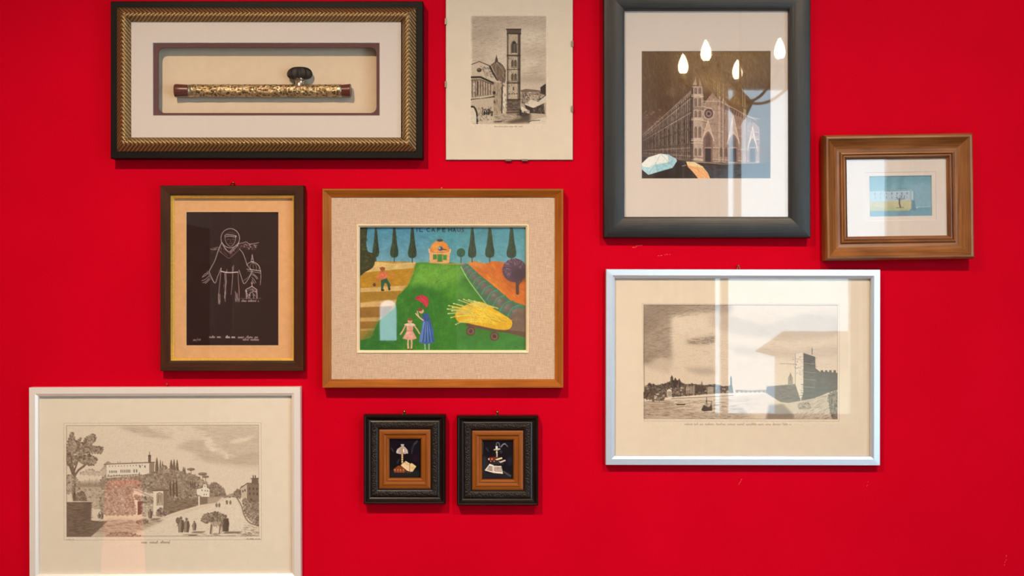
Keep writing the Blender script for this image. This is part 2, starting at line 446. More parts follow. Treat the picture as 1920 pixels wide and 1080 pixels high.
# ------------------------------------------------------------------ drawing: flat print, built from vector strokes
class Art:
    SS = 2.5
    def __init__(s, x0, y0, x1, y1, T, bg, seed=1):
        s.x0, s.y0, s.x1, s.y1, s.T = x0, y0, x1, y1, T
        s.w = int(round((x1-x0)*s.SS/2))*2; s.h = int(round((y1-y0)*s.SS/2))*2
        s.im = np.zeros((s.h, s.w, 3), np.float32); s.im[:] = bg
        s.r = random.Random(seed); s.nr = np.random.RandomState(seed)
        s.clip = None
    def c(s, p):
        return ((s.T[0] + p[0]/s.T[2] - s.x0)*s.SS, (s.T[1] + p[1]/s.T[2] - s.y0)*s.SS)
    def k(s): return s.SS/s.T[2]
    def nz(s, h, w, cell, oct=3):
        out = np.zeros((h, w), np.float32); a, tot = 1.0, 0.0
        for o in range(oct):
            c = max(1.0, cell*s.SS/(2**o))
            gh, gw = int(h/c)+3, int(w/c)+3
            g = s.nr.rand(gh, gw).astype(np.float32)
            y = np.arange(h)/c; x = np.arange(w)/c
            yi, xi = y.astype(int), x.astype(int); fy, fx = (y-yi)[:, None], (x-xi)[None, :]
            fy = fy*fy*(3-2*fy); fx = fx*fx*(3-2*fx)
            v = (g[yi][:, xi]*(1-fx)+g[yi][:, xi+1]*fx)*(1-fy) + (g[yi+1][:, xi]*(1-fx)+g[yi+1][:, xi+1]*fx)*fy
            out += a*v; tot += a; a *= 0.55
        return out/tot
    def _bb(s, P, m):
        x = [p[0] for p in P]; y = [p[1] for p in P]
        a, b = max(0, int(min(x)-m)), min(s.w, int(max(x)+m)+2)
        c, d = max(0, int(min(y)-m)), min(s.h, int(max(y)+m)+2)
        return (a, b, c, d) if b > a and d > c else None
    def _mask(s, P, bb):
        a, b, c, d = bb
        X = (np.arange(a, b)+0.5)[None, :]; Y = (np.arange(c, d)+0.5)[:, None]
        m = np.zeros((d-c, b-a), bool)
        n = len(P)
        for i in range(n):
            x0, y0 = P[i]; x1, y1 = P[(i+1) % n]
            if y0 == y1: continue
            cond = ((Y >= y0) != (Y >= y1))
            xi = x0 + (Y-y0)*(x1-x0)/(y1-y0)
            m ^= cond & (X < xi)
        return m.astype(np.float32)
    @staticmethod
    def _blur(m, r):
        r = int(r)
        if r < 1: return m
        for _ in range(2):
            for ax in (0, 1):
                pad = [(0, 0), (0, 0)]; pad[ax] = (r+1, r)
                cs = np.cumsum(np.pad(m, pad, mode='edge'), axis=ax)
                n = m.shape[ax]
                hi = np.take(cs, np.arange(2*r+1, 2*r+1+n), axis=ax); lo = np.take(cs, np.arange(0, n), axis=ax)
                m = (hi-lo)/(2*r+1)
        return m
    def _put(s, bb, m, col, col2=None, ax='y'):
        a, b, c, d = bb
        if s.clip is not None: m = m*s.clip[c:d, a:b]
        col = np.array(col, np.float32)
        if col2 is not None:
            f = np.linspace(0, 1, d-c)[:, None, None] if ax == 'y' else np.linspace(0, 1, b-a)[None, :, None]
            col = col*(1-f) + np.array(col2, np.float32)*f
        s.im[c:d, a:b] += (col - s.im[c:d, a:b])*m[..., None]
    def poly(s, pts, col, al=1.0, soft=0, col2=None, ax='y', hatch=None, tex=None, smooth=False):
        P = [s.c(p) for p in pts]
        if smooth: P = s.cr(P, True)
        bb = s._bb(P, soft*s.SS*2)
        if bb is None: return
        m = s._blur(s._mask(P, bb), soft*s.SS)
        a, b, c, d = bb
        if hatch:
            sp, ang = hatch[0]*s.SS, hatch[1]
            X = np.arange(a, b)[None, :]; Y = np.arange(c, d)[:, None]
            w = 0.5+0.5*np.sin(2*PI*(X*math.sin(ang)+Y*math.cos(ang))/sp + 2.5*s.nz(d-c, b-a, 14, 2))
            m = m*((1-hatch[2]) + hatch[2]*w)
        if tex:
            m = m*np.clip(1 + tex[1]*(s.nz(d-c, b-a, tex[0])*2-1), 0, 1.6)
            m = np.clip(m, 0, 1/ max(al, 1e-3))
        s._put(bb, m*al, col, col2, ax)
    def rect(s, x0, y0, x1, y1, col, al=1.0, **kw):
        s.poly([(x0, y0), (x1, y0), (x1, y1), (x0, y1)], col, al, **kw)
    def ell(s, cx, cy, rx, ry, col, al=1.0, soft=0, a0=0, a1=2*PI, **kw):
        s.poly([(cx+rx*math.cos(a0+(a1-a0)*i/23), cy+ry*math.sin(a0+(a1-a0)*i/23)) for i in range(24)], col, al, soft, **kw)
    @staticmethod
    def cr(P, closed=False, n=5):
        out = []; N = len(P)
        if N < 3: return P
        rng = range(N) if closed else range(N-1)
        for i in rng:
            g = (lambda q: P[q % N]) if closed else (lambda q: P[min(max(q, 0), N-1)])
            p0, p1, p2, p3 = g(i-1), g(i), g(i+1), g(i+2)
            for k in range(n):
                t = k/n
                out.append(tuple(0.5*((2*p1[j]) + (-p0[j]+p2[j])*t + (2*p0[j]-5*p1[j]+4*p2[j]-p3[j])*t*t + (-p0[j]+3*p1[j]-3*p2[j]+p3[j])*t**3) for j in (0, 1)))
        if not closed: out.append(P[-1])
        return out
    def line(s, pts, w, col, al=1.0, smooth=False, closed=False, taper=False):
        P = [s.c(p) for p in pts]
        if smooth: P = s.cr(P, closed)
        if closed: P = P + [P[0]]
        hw = w*s.SS/2
        bb = s._bb(P, hw+1.5)
        if bb is None: return
        a, b, c, d = bb
        big = (b-a)*(d-c) > 6000
        m = np.zeros((d-c, b-a), np.float32)
        n = len(P)-1
        for i in range(n):
            q = s._bb(P[i:i+2], hw+1.5)
            if q is None: continue
            e, f, g, h = q
            X = (np.arange(e, f)+0.5)[None, :]; Y = (np.arange(g, h)+0.5)[:, None]
            (x0, y0), (x1, y1) = P[i], P[i+1]
            dx, dy = x1-x0, y1-y0; L = dx*dx+dy*dy+1e-9
            t = np.clip(((X-x0)*dx+(Y-y0)*dy)/L, 0, 1)
            dist = np.sqrt((X-x0-t*dx)**2+(Y-y0-t*dy)**2)
            ww = hw*(1-0.75*(i+0.5)/n) if taper else hw
            v = np.clip(ww+0.5-dist, 0, 1)*min(1.0, 2*ww) if ww < 0.5 else np.clip(ww+0.5-dist, 0, 1)
            sl = m[g-c:h-c, e-a:f-a]
            np.maximum(sl, v, out=sl)
        s._put(bb, m*al, col)
    def inside(s, pts, n):
        P = [s.c(p) for p in pts]
        bb = s._bb(P, 0)
        if bb is None: return []
        m = s._mask(P, bb)
        ys, xs = np.nonzero(m)
        if len(ys) == 0: return []
        i = s.nr.randint(0, len(ys), n)
        k = s.T[2]/s.SS
        return [((xs[j]+bb[0])*k + (s.x0-s.T[0])*s.T[2], (ys[j]+bb[2])*k + (s.y0-s.T[1])*s.T[2]) for j in i]
    def scrib(s, pts, n, ln, w, col, al, ang=0.0, jit=0.5, curl=0.0):
        L = ln*s.T[2]
        for (x, y) in s.inside(pts, n):
            a = ang + s.r.uniform(-jit, jit); l = L*s.r.uniform(0.5, 1.2)
            dx, dy = math.cos(a)*l/2, math.sin(a)*l/2
            cu = curl*l*s.r.uniform(-1, 1)
            s.line([(x-dx, y-dy), (x-dy/l*cu*2, y+dx/l*cu*2), (x+dx, y+dy)] if curl else [(x-dx, y-dy), (x+dx, y+dy)], w*s.r.uniform(0.6, 1.2), col, al*s.r.uniform(0.5, 1.0))
    def blobs(s, pts, n, r0, r1, cols, al=0.6):
        for (x, y) in s.inside(pts, n):
            r = s.r.uniform(r0, r1)*s.T[2]; k = 7; o = s.r.uniform(0, 6)
            s.poly([(x+r*s.r.uniform(0.6, 1.1)*math.cos(o+2*PI*i/k), y+r*s.r.uniform(0.45, 0.9)*math.sin(o+2*PI*i/k)) for i in range(k)], s.r.choice(cols), al*s.r.uniform(0.5, 1))
    def foliage(s, pts, n, dark, light, al=0.7, base=0.75, size=(1.2, 3.2)):
        """etched tree mass: mid tone, light scallops up left, dark touches low right"""
        mid = tuple((d+l)/2 for d, l in zip(dark, light))
        s.poly(pts, mid, base, smooth=True, tex=(5, 0.5))
        s.blobs(pts, n, size[0], size[1], [dark, mid, light], al)
        E = s.cr(list(pts), True, 4)
        for (x, y) in E:
            for _ in range(2):
                r = s.r.uniform(1.0, 3.0)*s.T[2]; dx, dy = s.r.uniform(-1, 1)*s.T[2], s.r.uniform(-1, 1)*s.T[2]
                s.ell(x+dx, y+dy, r*0.8, r*0.6, s.r.choice([dark, mid, mid]), 0.6)
        s.scrib(pts, n, 2.4, 0.7, dark, al, 0.6, 1.2, 0.5)
        s.scrib(pts, n//2, 2.0, 0.6, light, al, -0.6, 1.0, 0.5)
    def grain(s, cell, amp, oct=3):
        n = s.nz(s.h, s.w, cell, oct)*2-1
        s.im *= (1+amp*n)[..., None]
    def script(s, x0, x1, y, hgt, w, col, al, word=(3, 8)):
        """illegible cursive along a line"""
        x = x0
        while x < x1:
            nl = s.r.randint(*word); pts = []
            for i in range(nl*3):
                if x > x1: break
                tall = s.r.random() < 0.16
                pts.append((x, y - (hgt*(1.9 if tall else 1.0) if i % 2 else 0) + s.r.uniform(-0.15, 0.15)*hgt))
                x += hgt*s.r.uniform(0.28, 0.5)
            if len(pts) > 2: s.line(pts, w, col, al, smooth=True)
            x += hgt*s.r.uniform(0.8, 1.3)
    def final(s):
        v = s.im
        return v.reshape(s.h//2, 2, s.w//2, 2, 3).mean((1, 3))

# ---- naive garden painting
def art_garden():
    a = Art(673.5, 426.5, 985.5, 658, (660, 410, 4.153), (78, 142, 156), 11)
    a.rect(50, 60, 700, 360, (72, 136, 164), 0.9, col2=(120, 164, 178))
    a.rect(600, 60, 1360, 360, (76, 144, 156), 0.9, col2=(112, 168, 178), soft=4)
    a.scrib([(60, 70), (1350, 70), (1350, 340), (60, 340)], 500, 10, 1.2, (130, 178, 188), 0.14, 0.2, 0.6)
    a.scrib([(60, 70), (1350, 70), (1350, 300), (60, 300)], 400, 10, 1.4, (50, 110, 130), 0.14, 0.2, 0.6)
    # fields on the left
    a.poly([(60, 350), (180, 330), (500, 338), (500, 700), (60, 960)], (188, 138, 52))
    a.poly([(100, 420), (180, 335), (330, 350), (495, 338), (480, 385), (300, 400)], (222, 180, 108))
    a.scrib([(110, 415), (190, 340), (490, 345), (478, 385)], 60, 9, 1.2, (236, 200, 140), 0.4, -0.05, 0.2)
    a.poly([(60, 425), (200, 408), (478, 388), (440, 515), (250, 535), (60, 545)], (196, 138, 34))
    a.scrib([(60, 425), (478, 390), (440, 515), (60, 545)], 120, 9, 1.3, (168, 112, 22), 0.35, -0.05, 0.25)
    a.poly([(60, 540), (420, 520), (390, 562), (60, 578)], (218, 174, 108))
    a.poly([(60, 572), (385, 560), (350, 640), (200, 632), (60, 655)], (172, 124, 40))
    a.poly([(60, 655), (350, 630), (330, 680), (60, 690)], (214, 170, 110), soft=1)
    a.poly([(60, 690), (320, 680), (240, 770), (60, 775)], (156, 108, 46))
    a.poly([(60, 770), (240, 765), (200, 800), (60, 800)], (206, 160, 98), soft=1)
    a.poly([(60, 800), (200, 798), (190, 850), (60, 860)], (160, 110, 44))
    a.poly([(60, 858), (190, 850), (170, 870), (60, 875)], (206, 160, 98), soft=1)
    a.poly([(60, 872), (175, 868), (150, 940), (60, 955)], (178, 132, 52))
    # green hill
    hill = [(500, 345), (700, 335), (845, 352), (905, 450), (1040, 660), (1360, 740), (1360, 1040), (50, 1040), (50, 950), (150, 925), (205, 800), (330, 700), (358, 600), (430, 530), (480, 430)]
    a.poly(hill, (58, 122, 34))
    a.poly([(505, 350), (835, 356), (880, 440), (800, 520), (640, 545), (520, 515), (440, 535), (485, 425)], (112, 166, 56), soft=5)
    a.poly([(440, 540), (640, 540), (700, 700), (560, 800), (380, 640)], (50, 116, 36), 0.7, soft=6)
    a.poly([(820, 480), (1000, 650), (760, 640), (700, 560)], (92, 150, 46), 0.7, soft=7)
    a.poly([(660, 860), (760, 640), (840, 720), (900, 880), (700, 1030)], (70, 134, 44), 0.6, soft=8)
    a.poly([(880, 940), (1350, 900), (1350, 1030), (700, 1030)], (62, 132, 48), 0.7, soft=5)
    a.poly([(60, 950), (330, 700), (400, 800), (380, 1030), (60, 1030)], (40, 104, 44), 0.6, soft=8)
    for (x0, y0, x1, y1) in ((360, 610, 420, 760), (300, 760, 500, 1000), (160, 940, 420, 1020), (560, 560, 640, 760)):
        a.line([(x0, y0), ((x0+x1)/2+20, (y0+y1)/2-20), (x1, y1)], 4, (84, 146, 66), 0.25, True)
    a.scrib(hill, 900, 7, 1.2, (40, 98, 30), 0.25, -0.9, 0.9)
    a.scrib(hill, 700, 7, 1.2, (112, 166, 72), 0.2, -0.9, 0.9)
    a.blobs([(500, 380), (830, 380), (1000, 700), (900, 1000), (200, 1000), (360, 650)], 45, 0.6, 1.5, [(170, 60, 40), (190, 90, 50), (120, 60, 40)], 0.7)
    # orange field
    a.poly([(905, 352), (930, 328), (1030, 352), (1100, 330), (1190, 342), (1360, 420), (1360, 690), (1240, 640), (1110, 530), (985, 430)], (214, 106, 22))
    a.poly([(905, 352), (930, 328), (1030, 350), (1000, 380), (940, 370)], (232, 150, 70), 0.7, soft=3)
    a.poly([(1000, 440), (1120, 470), (1230, 640), (1110, 530)], (236, 140, 40), 0.6, soft=4)
    a.poly([(1100, 360), (1190, 400), (1290, 620), (1180, 500)], (186, 82, 16), 0.5, soft=5)
    a.scrib([(920, 345), (1180, 345), (1350, 480), (1350, 660), (1240, 640), (1000, 440)], 160, 9, 1.3, (240, 156, 60), 0.3, 0.8, 0.3)
    a.line([(600, 340), (700, 350), (860, 352), (940, 335)], 2.4, (190, 146, 90), 0.8, True)
    # stone hedge
    pts = [(868, 372), (890, 395), (915, 418), (945, 448), (980, 485), (1015, 520), (1055, 560), (1100, 600), (1150, 645), (1205, 690), (1270, 725), (1345, 745)]
    a.poly([(850, 360), (900, 352), (985, 430), (1110, 530), (1240, 640), (1360, 680), (1360, 920), (1230, 880), (1215, 760), (1050, 680), (960, 540)], (70, 112, 78))
    for i, (x, y) in enumerate(pts):
        r = 18 + i*3.6
        a.ell(x, y, r*1.05, r*0.8, (112, 98, 88), 0.95)
        a.ell(x-r*0.2, y-r*0.2, r*0.6, r*0.4, (146, 130, 116), 0.6, soft=2)
        a.blobs([(x-r, y-r*0.7), (x+r, y-r*0.7), (x+r, y+r*0.7), (x-r, y+r*0.7)], 5, 0.6, 1.2, [(60, 54, 70), (90, 70, 60)], 0.7)
        a.line([(x-r*1.1, y+r*0.75), (x-r*0.2, y-r*0.6), (x+r*0.9, y-r*0.95)], 2.4+i*0.12, (58, 122, 92), 0.9, True)
        a.line([(x-r*1.2, y+r*0.7), (x-r*0.35, y-r*0.6), (x+r*0.7, y-r*1.0)], 1.0, (128, 176, 140), 0.6, True)
    a.line([(848, 375), (900, 470), (980, 580), (1045, 665)], 1.8, (196, 206, 140), 0.8, True)
    # cypresses
    def cyp(x, w, b, top=40):
        P = [(x, top), (x-w*0.35, top+60), (x-w*0.62, b-110), (x-w, b-50), (x-w*0.85, b-12), (x, b), (x+w*0.85, b-12), (x+w, b-50), (x+w*0.7, b-110), (x+w*0.4, top+60)]
        a.line([(x, b-10), (x, b+32)], 1.8, (70, 60, 40))
        a.poly(P, (44, 62, 42), smooth=True)
        a.scrib(P, 70, 5, 0.9, (84, 100, 56), 0.6, 1.45, 0.25)
        a.scrib([(x, top), (x, b), (x+w, b-50)], 40, 5, 1.0, (24, 38, 32), 0.7, 1.6, 0.2)
    for (x, w, b) in ((187, 26, 300), (330, 31, 304), (470, 33, 308), (935, 32, 306), (1072, 36, 304), (1240, 37, 308)): cyp(x, w, b)
    a.poly([(50, 60), (118, 60), (112, 180), (126, 255), (180, 280), (170, 370), (110, 412), (50, 418)], (54, 56, 30), smooth=True)
    a.blobs([(55, 60), (115, 60), (115, 240), (175, 300), (165, 370), (100, 410), (55, 410)], 110, 1.5, 4, [(34, 40, 28), (84, 82, 34), (60, 66, 30), (104, 94, 40)], 0.55)
    a.line([(848, 280), (848, 342)], 1.6, (70, 60, 40))
    a.ell(848, 266, 33, 35, (46, 88, 62)); a.blobs([(820, 240), (876, 240), (876, 295), (820, 295)], 22, 0.8, 1.8, [(96, 136, 84), (34, 66, 54)], 0.6)
    # coffee house
    a.poly([(602, 240), (765, 240), (757, 346), (606, 346)], (236, 168, 104))
    a.ell(683, 250, 74, 78, (236, 142, 56), a0=PI, a1=2*PI)
    a.ell(660, 230, 34, 46, (246, 176, 96), 0.6, soft=3, a0=PI, a1=2*PI)
    a.line([(598, 248), (640, 262), (720, 262), (768, 248)], 2.2, (206, 120, 70), 0.8)
    a.line([(600, 240), (603, 262)], 2.6, (240, 190, 140)); a.line([(766, 240), (763, 262)], 2.6, (240, 190, 140))
    a.ell(685, 170, 24, 11, (62, 72, 74))
    a.ell(688, 234, 20, 18, (70, 92, 116)); a.ell(680, 230, 9, 9, (190, 190, 196), 0.8); a.line([(690, 236), (735, 244)], 1.6, (80, 66, 70))
    for (x0, y0, x1, y1) in ((634, 280, 660, 318), (668, 278, 706, 336), (712, 282, 738, 322)):
        a.rect(x0, y0, x1, y1, (74, 142, 58)); a.line([(x0, y0), (x0, y1)], 0.9, (30, 90, 40))
    a.line([(687, 280), (687, 336)], 0.8, (30, 90, 40))
    # purple tree
    a.line([(1285, 480), (1287, 580)], 6, (92, 56, 42)); a.line([(1287, 520), (1320, 480)], 2.5, (92, 56, 42))
    a.ell(1265, 402, 96, 92, (92, 60, 72)); a.ell(1300, 440, 70, 58, (64, 38, 52), 0.7, soft=5)
    for i in range(150):
        t = a.r.uniform(PI*0.75, PI*1.9); r = a.r.uniform(30, 100)
        x, y = 1270+r*math.cos(t)*0.95, 405+r*math.sin(t)*0.9
        a.line([(x, y), (x+12*math.cos(t), y+12*math.sin(t))], 0.9, a.r.choice([(160, 132, 148), (128, 98, 116), (70, 46, 60)]), 0.7)
    # reaper
    a.poly([(228, 475), (272, 462), (300, 515), (298, 545), (284, 548), (272, 505), (256, 500), (246, 530), (244, 555), (228, 552), (226, 510)], (46, 90, 66))
    a.poly([(212, 425), (240, 412), (268, 420), (276, 462), (228, 478), (206, 462)], (216, 104, 70))
    a.scrib([(215, 425), (268, 420), (274, 460), (226, 475)], 20, 3, 0.8, (246, 160, 120), 0.7, 1.2, 0.5)
    a.line([(216, 428), (196, 478), (176, 510)], 2.4, (214, 112, 74), 1, True); a.line([(266, 424), (300, 442), (336, 450)], 2.2, (206, 108, 70), 1, True)
    a.ell(176, 514, 12, 13, (110, 70, 44)); a.ell(240, 398, 18, 16, (176, 100, 62)); a.ell(238, 388, 22, 12, (150, 84, 40))
    a.ell(240, 556, 14, 7, (48, 40, 30)); a.ell(292, 548, 9, 10, (48, 40, 30))
    # parasol
    a.line([(550, 640), (538, 700)], 1.0, (90, 60, 50))
    a.poly([(490, 622), (520, 600), (560, 596), (590, 618), (596, 655), (582, 690), (560, 668), (540, 650), (515, 634)], (204, 48, 66), smooth=True)
    a.line([(500, 620), (545, 612), (580, 680)], 1.2, (150, 26, 44), 0.8, True); a.line([(530, 604), (565, 640), (582, 684)], 1.0, (236, 110, 116), 0.8, True)
    # woman in blue
    a.line([(566, 950), (570, 1012)], 2.6, (150, 176, 150)); a.line([(600, 950), (600, 1012)], 2.6, (150, 176, 150))
    a.poly([(552, 742), (592, 734), (612, 790), (634, 870), (640, 962), (580, 975), (522, 960), (540, 860), (548, 800)], (66, 100, 162))
    for i in range(9):
        x = 528 + i*13
        a.line([(560+i*5, 800), (x, 955)], 1.3, a.r.choice([(120, 150, 200), (44, 74, 136), (140, 164, 206)]), 0.8)
    a.poly([(550, 742), (592, 734), (606, 790), (556, 800)], (60, 84, 140), 0.8)
    a.line([(556, 790), (528, 770), (498, 738)], 2.4, (226, 176, 140), 1, True); a.line([(520, 760), (508, 718)], 1.6, (226, 176, 140))
    a.ell(540, 718, 20, 19, (226, 172, 138)); a.ell(530, 706, 20, 13, (140, 76, 50))
    # girl in pink
    a.line([(440, 925), (436, 970), (440, 1018)], 3.2, (226, 178, 140)); a.line([(462, 925), (466, 970), (462, 1018)], 3.2, (226, 178, 140))
    a.poly([(424, 832), (478, 828), (474, 872), (506, 930), (470, 942), (430, 940), (394, 930), (428, 872)], (228, 158, 136))
    a.poly([(424, 832), (404, 822), (430, 812), (478, 812), (498, 828), (476, 836)], (240, 206, 180)); a.line([(428, 872), (474, 872)], 1.4, (206, 100, 100))
    a.scrib([(430, 876), (474, 876), (504, 930), (396, 930)], 22, 5, 1.0, (246, 196, 176), 0.7, 1.4, 0.4)
    a.line([(416, 832), (398, 868), (378, 898)], 2.4, (228, 178, 142), 1, True); a.line([(486, 832), (508, 862), (526, 892)], 2.4, (228, 178, 142), 1, True)
    a.ell(452, 796, 18, 19, (226, 166, 130)); a.ell(452, 782, 19, 11, (150, 88, 52))
    a.ell(440, 1016, 9, 6, (60, 40, 30)); a.ell(464, 1016, 9, 6, (60, 40, 30))
    # cart with straw
    a.poly([(1215, 770), (1280, 715), (1360, 690), (1360, 930), (1230, 880)], (124, 96, 78)); a.blobs([(1220, 760), (1345, 710), (1345, 900), (1230, 870)], 30, 1.5, 4, [(100, 74, 62), (150, 120, 98), (84, 64, 70)], 0.4)
    a.poly([(888, 812), (1060, 838), (1240, 868), (1360, 880), (1360, 924), (1230, 892), (1060, 868), (890, 834)], (108, 72, 52))
    for (x, y) in ((924, 874), (1108, 914)):
        a.ell(x, y, 36, 35, (96, 58, 46)); a.ell(x, y, 26, 25, (140, 96, 74)); a.ell(x, y, 16, 16, (84, 48, 40)); a.blobs([(x-28, y-28), (x+28, y-28), (x+28, y+28), (x-28, y+28)], 8, 0.5, 1.2, [(60, 30, 30), (180, 130, 100)], 0.6)
    hay = [(826, 800), (804, 740), (850, 690), (930, 655), (1010, 648), (1100, 700), (1190, 752), (1244, 800), (1226, 856), (1140, 862), (1010, 836), (900, 812)]
    a.poly(hay, (232, 174, 18), smooth=True)
    for i in range(150):
        f = a.r.random(); sx, sy = 1220-a.r.uniform(0, 300), 820-a.r.uniform(0, 60)
        ex = a.r.uniform(820, 1050); ey = 660+150*a.r.random()+0.0*f
        a.line([(sx, sy), ((sx+ex)/2, (sy+ey)/2-12), (ex, ey)], 1.1, a.r.choice([(250, 214, 60), (206, 140, 10), (244, 190, 24), (252, 226, 110)]), 0.45)
    for (ex, ey) in ((752, 676), (742, 702), (748, 738), (770, 768), (806, 822), (830, 632), (868, 628), (906, 630), (950, 640), (986, 652), (790, 660), (780, 690), (820, 760), (775, 716)):
        a.line([(ex, ey), (ex+60, ey+(735-ey)*0.25-4), (ex+150, ey+(735-ey)*0.55)], 2.0, a.r.choice([(224, 206, 96), (236, 196, 50), (214, 200, 120)]), 0.85, True)
        a.ell(ex+3, ey, 7, 4, (246, 234, 170), 0.7)
    a.line([(1226, 800), (1246, 786)], 1.2, (220, 160, 40)); a.line([(1226, 820), (1250, 812)], 1.2, (220, 160, 40))
    a.line([(1262, 1012), (1272, 990), (1292, 1010)], 1.2, (40, 70, 40), 0.8, True)
    a.grain(9, 0.10); a.grain(1.6, 0.06, 2)
    # title
    a.T = (0, 0, 1.0)
    k = (28, 34, 44)
    y0, y1 = 428.4, 434.4; ym = (y0+y1)/2
    L = {'I': [[(0, 0), (0, 1)]], 'L': [[(0, 0), (0, 1), (1, 1)]], 'C': [[(1, 0.1), (0.4, 0), (0, 0.5), (0.4, 1), (1, 0.9)]], 'A': [[(0, 1), (0.5, 0), (1, 1)], [(0.2, 0.65), (0.8, 0.65)]],
         'F': [[(0, 1), (0, 0), (1, 0)], [(0, 0.5), (0.8, 0.5)]], 'E': [[(1, 0), (0, 0), (0, 1), (1, 1)], [(0, 0.5), (0.8, 0.5)]], 'H': [[(0, 0), (0, 1)], [(1, 0), (1, 1)], [(0, 0.5), (1, 0.5)]],
         'U': [[(0, 0), (0, 0.8), (0.5, 1), (1, 0.8), (1, 0)]], 'S': [[(1, 0.05), (0.3, 0), (0.1, 0.3), (0.9, 0.6), (0.8, 0.95), (0, 1)]]}
    for ch, x0, x1 in (('I', 781.8, 781.8), ('L', 787.2, 792.4), ('C', 800.2, 805.2), ('A', 809.5, 815), ('F', 820.2, 825.2), ('E', 829.6, 834.4), ('H', 841.2, 846.6), ('A', 849.4, 854), ('U', 858, 862.6), ('S', 865.6, 869.4)):
        for st in L[ch]:
            a.line([(x0+(x1-x0)*u, y0+(y1-y0)*v) for u, v in st], 1.5, k, 0.92)
    return a

# ---- tower etching
def art_tower():
    pap = (232, 206, 178); ink = (62, 48, 40)
    a = Art(880, 26, 1028, 241, (870, 20, 4.8), pap, 21)
    a.rect(74, 50, 740, 1020, (206, 180, 154), 0.85, soft=0)
    for (P, al) in (([(75, 50), (740, 50), (740, 170), (500, 140), (300, 200), (75, 260)], 0.16), ([(75, 180), (250, 170), (330, 240), (200, 320), (75, 330)], 0.14),
                    ([(520, 330), (740, 280), (740, 420), (600, 430)], 0.12), ([(510, 600), (650, 590), (740, 600), (740, 640), (520, 640)], 0.35), ([(80, 370), (200, 390), (160, 420), (80, 400)], 0.3),
                    ([(560, 520), (660, 490), (720, 540), (600, 570)], 0.16), ([(75, 60), (400, 60), (380, 100), (75, 120)], 0.15)):
        a.poly(P, (120, 98, 82), al, soft=5, smooth=True, hatch=(1.6, 0.2, 0.4))
    a.poly([(250, 420), (380, 300), (380, 640), (240, 600)], (238, 214, 186), 0.35, soft=8)
    a.poly([(510, 180), (740, 200), (740, 330), (510, 340)], (238, 214, 186), 0.4, soft=8)
    a.poly([(510, 440), (700, 430), (640, 500), (510, 540)], (238, 214, 186), 0.5, soft=7)
    a.scrib([(80, 60), (735, 60), (735, 640), (80, 460)], 420, 9, 0.7, (96, 78, 64), 0.20, -0.15, 0.35)
    # far hills and roofs
    a.poly([(510, 715), (560, 704), (640, 712), (690, 720), (735, 700), (735, 760), (510, 760)], (120, 98, 82), 0.9)
    a.poly([(510, 735), (735, 725), (735, 930), (510, 930)], (176, 150, 126), 0.7)
    a.blobs([(510, 740), (700, 735), (700, 800), (510, 800)], 60, 1.0, 2.4, [(232, 206, 176), (96, 76, 62), (70, 54, 44)], 0.8)
    a.poly([(685, 690), (735, 655), (735, 760), (690, 745)], (74, 56, 46))
    a.poly([(665, 815), (735, 765), (735, 830), (690, 830)], (220, 196, 168)); a.line([(660, 818), (735, 760)], 1.4, ink)
    a.poly([(545, 845), (600, 800), (715, 835), (660, 880), (620, 876)], (222, 198, 170)); a.line([(545, 848), (622, 880), (716, 838)], 1.2, ink)
    a.poly([(545, 850), (620, 880), (715, 840), (728, 945), (610, 985), (590, 960)], (88, 70, 58)); a.scrib([(545, 850), (620, 880), (715, 840), (728, 945), (600, 980)], 130, 4, 0.8, (40, 30, 26), 0.7, 1.5, 0.3)
    a.scrib([(620, 885), (715, 845), (725, 940), (620, 970)], 40, 3, 0.9, (190, 164, 136), 0.7, 1.5, 0.4)
    a.poly([(512, 760), (545, 760), (545, 850), (512, 820)], (180, 154, 128)); a.scrib([(512, 760), (600, 760), (590, 840), (512, 840)], 40, 4, 0.9, ink, 0.7, 1.4, 0.4)
    # baptistery and cathedral front at the left
    a.poly([(70, 480), (140, 458), (235, 500), (300, 620), (330, 640), (330, 930), (262, 930), (262, 660), (70, 600)], (208, 182, 154))
    a.line([(72, 484), (140, 458), (235, 498)], 1.4, ink); a.line([(235, 500), (262, 560), (304, 625)], 3.0, (54, 40, 34)); a.line([(225, 505), (290, 620)], 1.0, ink, 0.7)
    a.ell(138, 535, 22, 18, (60, 46, 38)); a.ell(134, 530, 14, 9, (180, 150, 124), 0.6)
    a.scrib([(150, 500), (235, 520), (280, 610), (200, 600)], 60, 3, 0.9, ink, 0.6, 0.8, 0.8)
    a.poly([(245, 490), (290, 462), (340, 485), (376, 540), (376, 640), (330, 640), (300, 620)], (148, 122, 100)); a.scrib([(250, 490), (295, 465), (340, 490), (372, 545), (372, 630), (310, 620)], 120, 5, 0.7, (84, 66, 54), 0.6, 1.3, 0.25)
    a.line([(245, 492), (290, 462), (340, 486), (376, 545)], 1.3, ink, 0.9, True); a.poly([(278, 462), (284, 430), (293, 405), (302, 430), (308, 462)], (96, 76, 62)); a.line([(293, 402), (293, 425)], 1.0, ink)
    for x in (290, 318): a.line([(293, 466), (x+(x-293)*1.2, 540), (x+(x-293)*1.4, 600)], 0.7, (220, 196, 168), 0.6, True)
    a.poly([(262, 640), (345, 650), (340, 928), (262, 932)], (186, 160, 132)); a.scrib([(262, 650), (340, 655), (338, 925), (262, 928)], 120, 5, 0.7, (112, 90, 74), 0.6, 1.5, 0.15)
    a.poly([(338, 690), (350, 640), (346, 928), (336, 928)], (70, 54, 44)); a.blobs([(335, 620), (372, 620), (372, 690), (335, 690)], 16, 1, 2.2, [(60, 46, 38), (120, 96, 80)], 0.8)
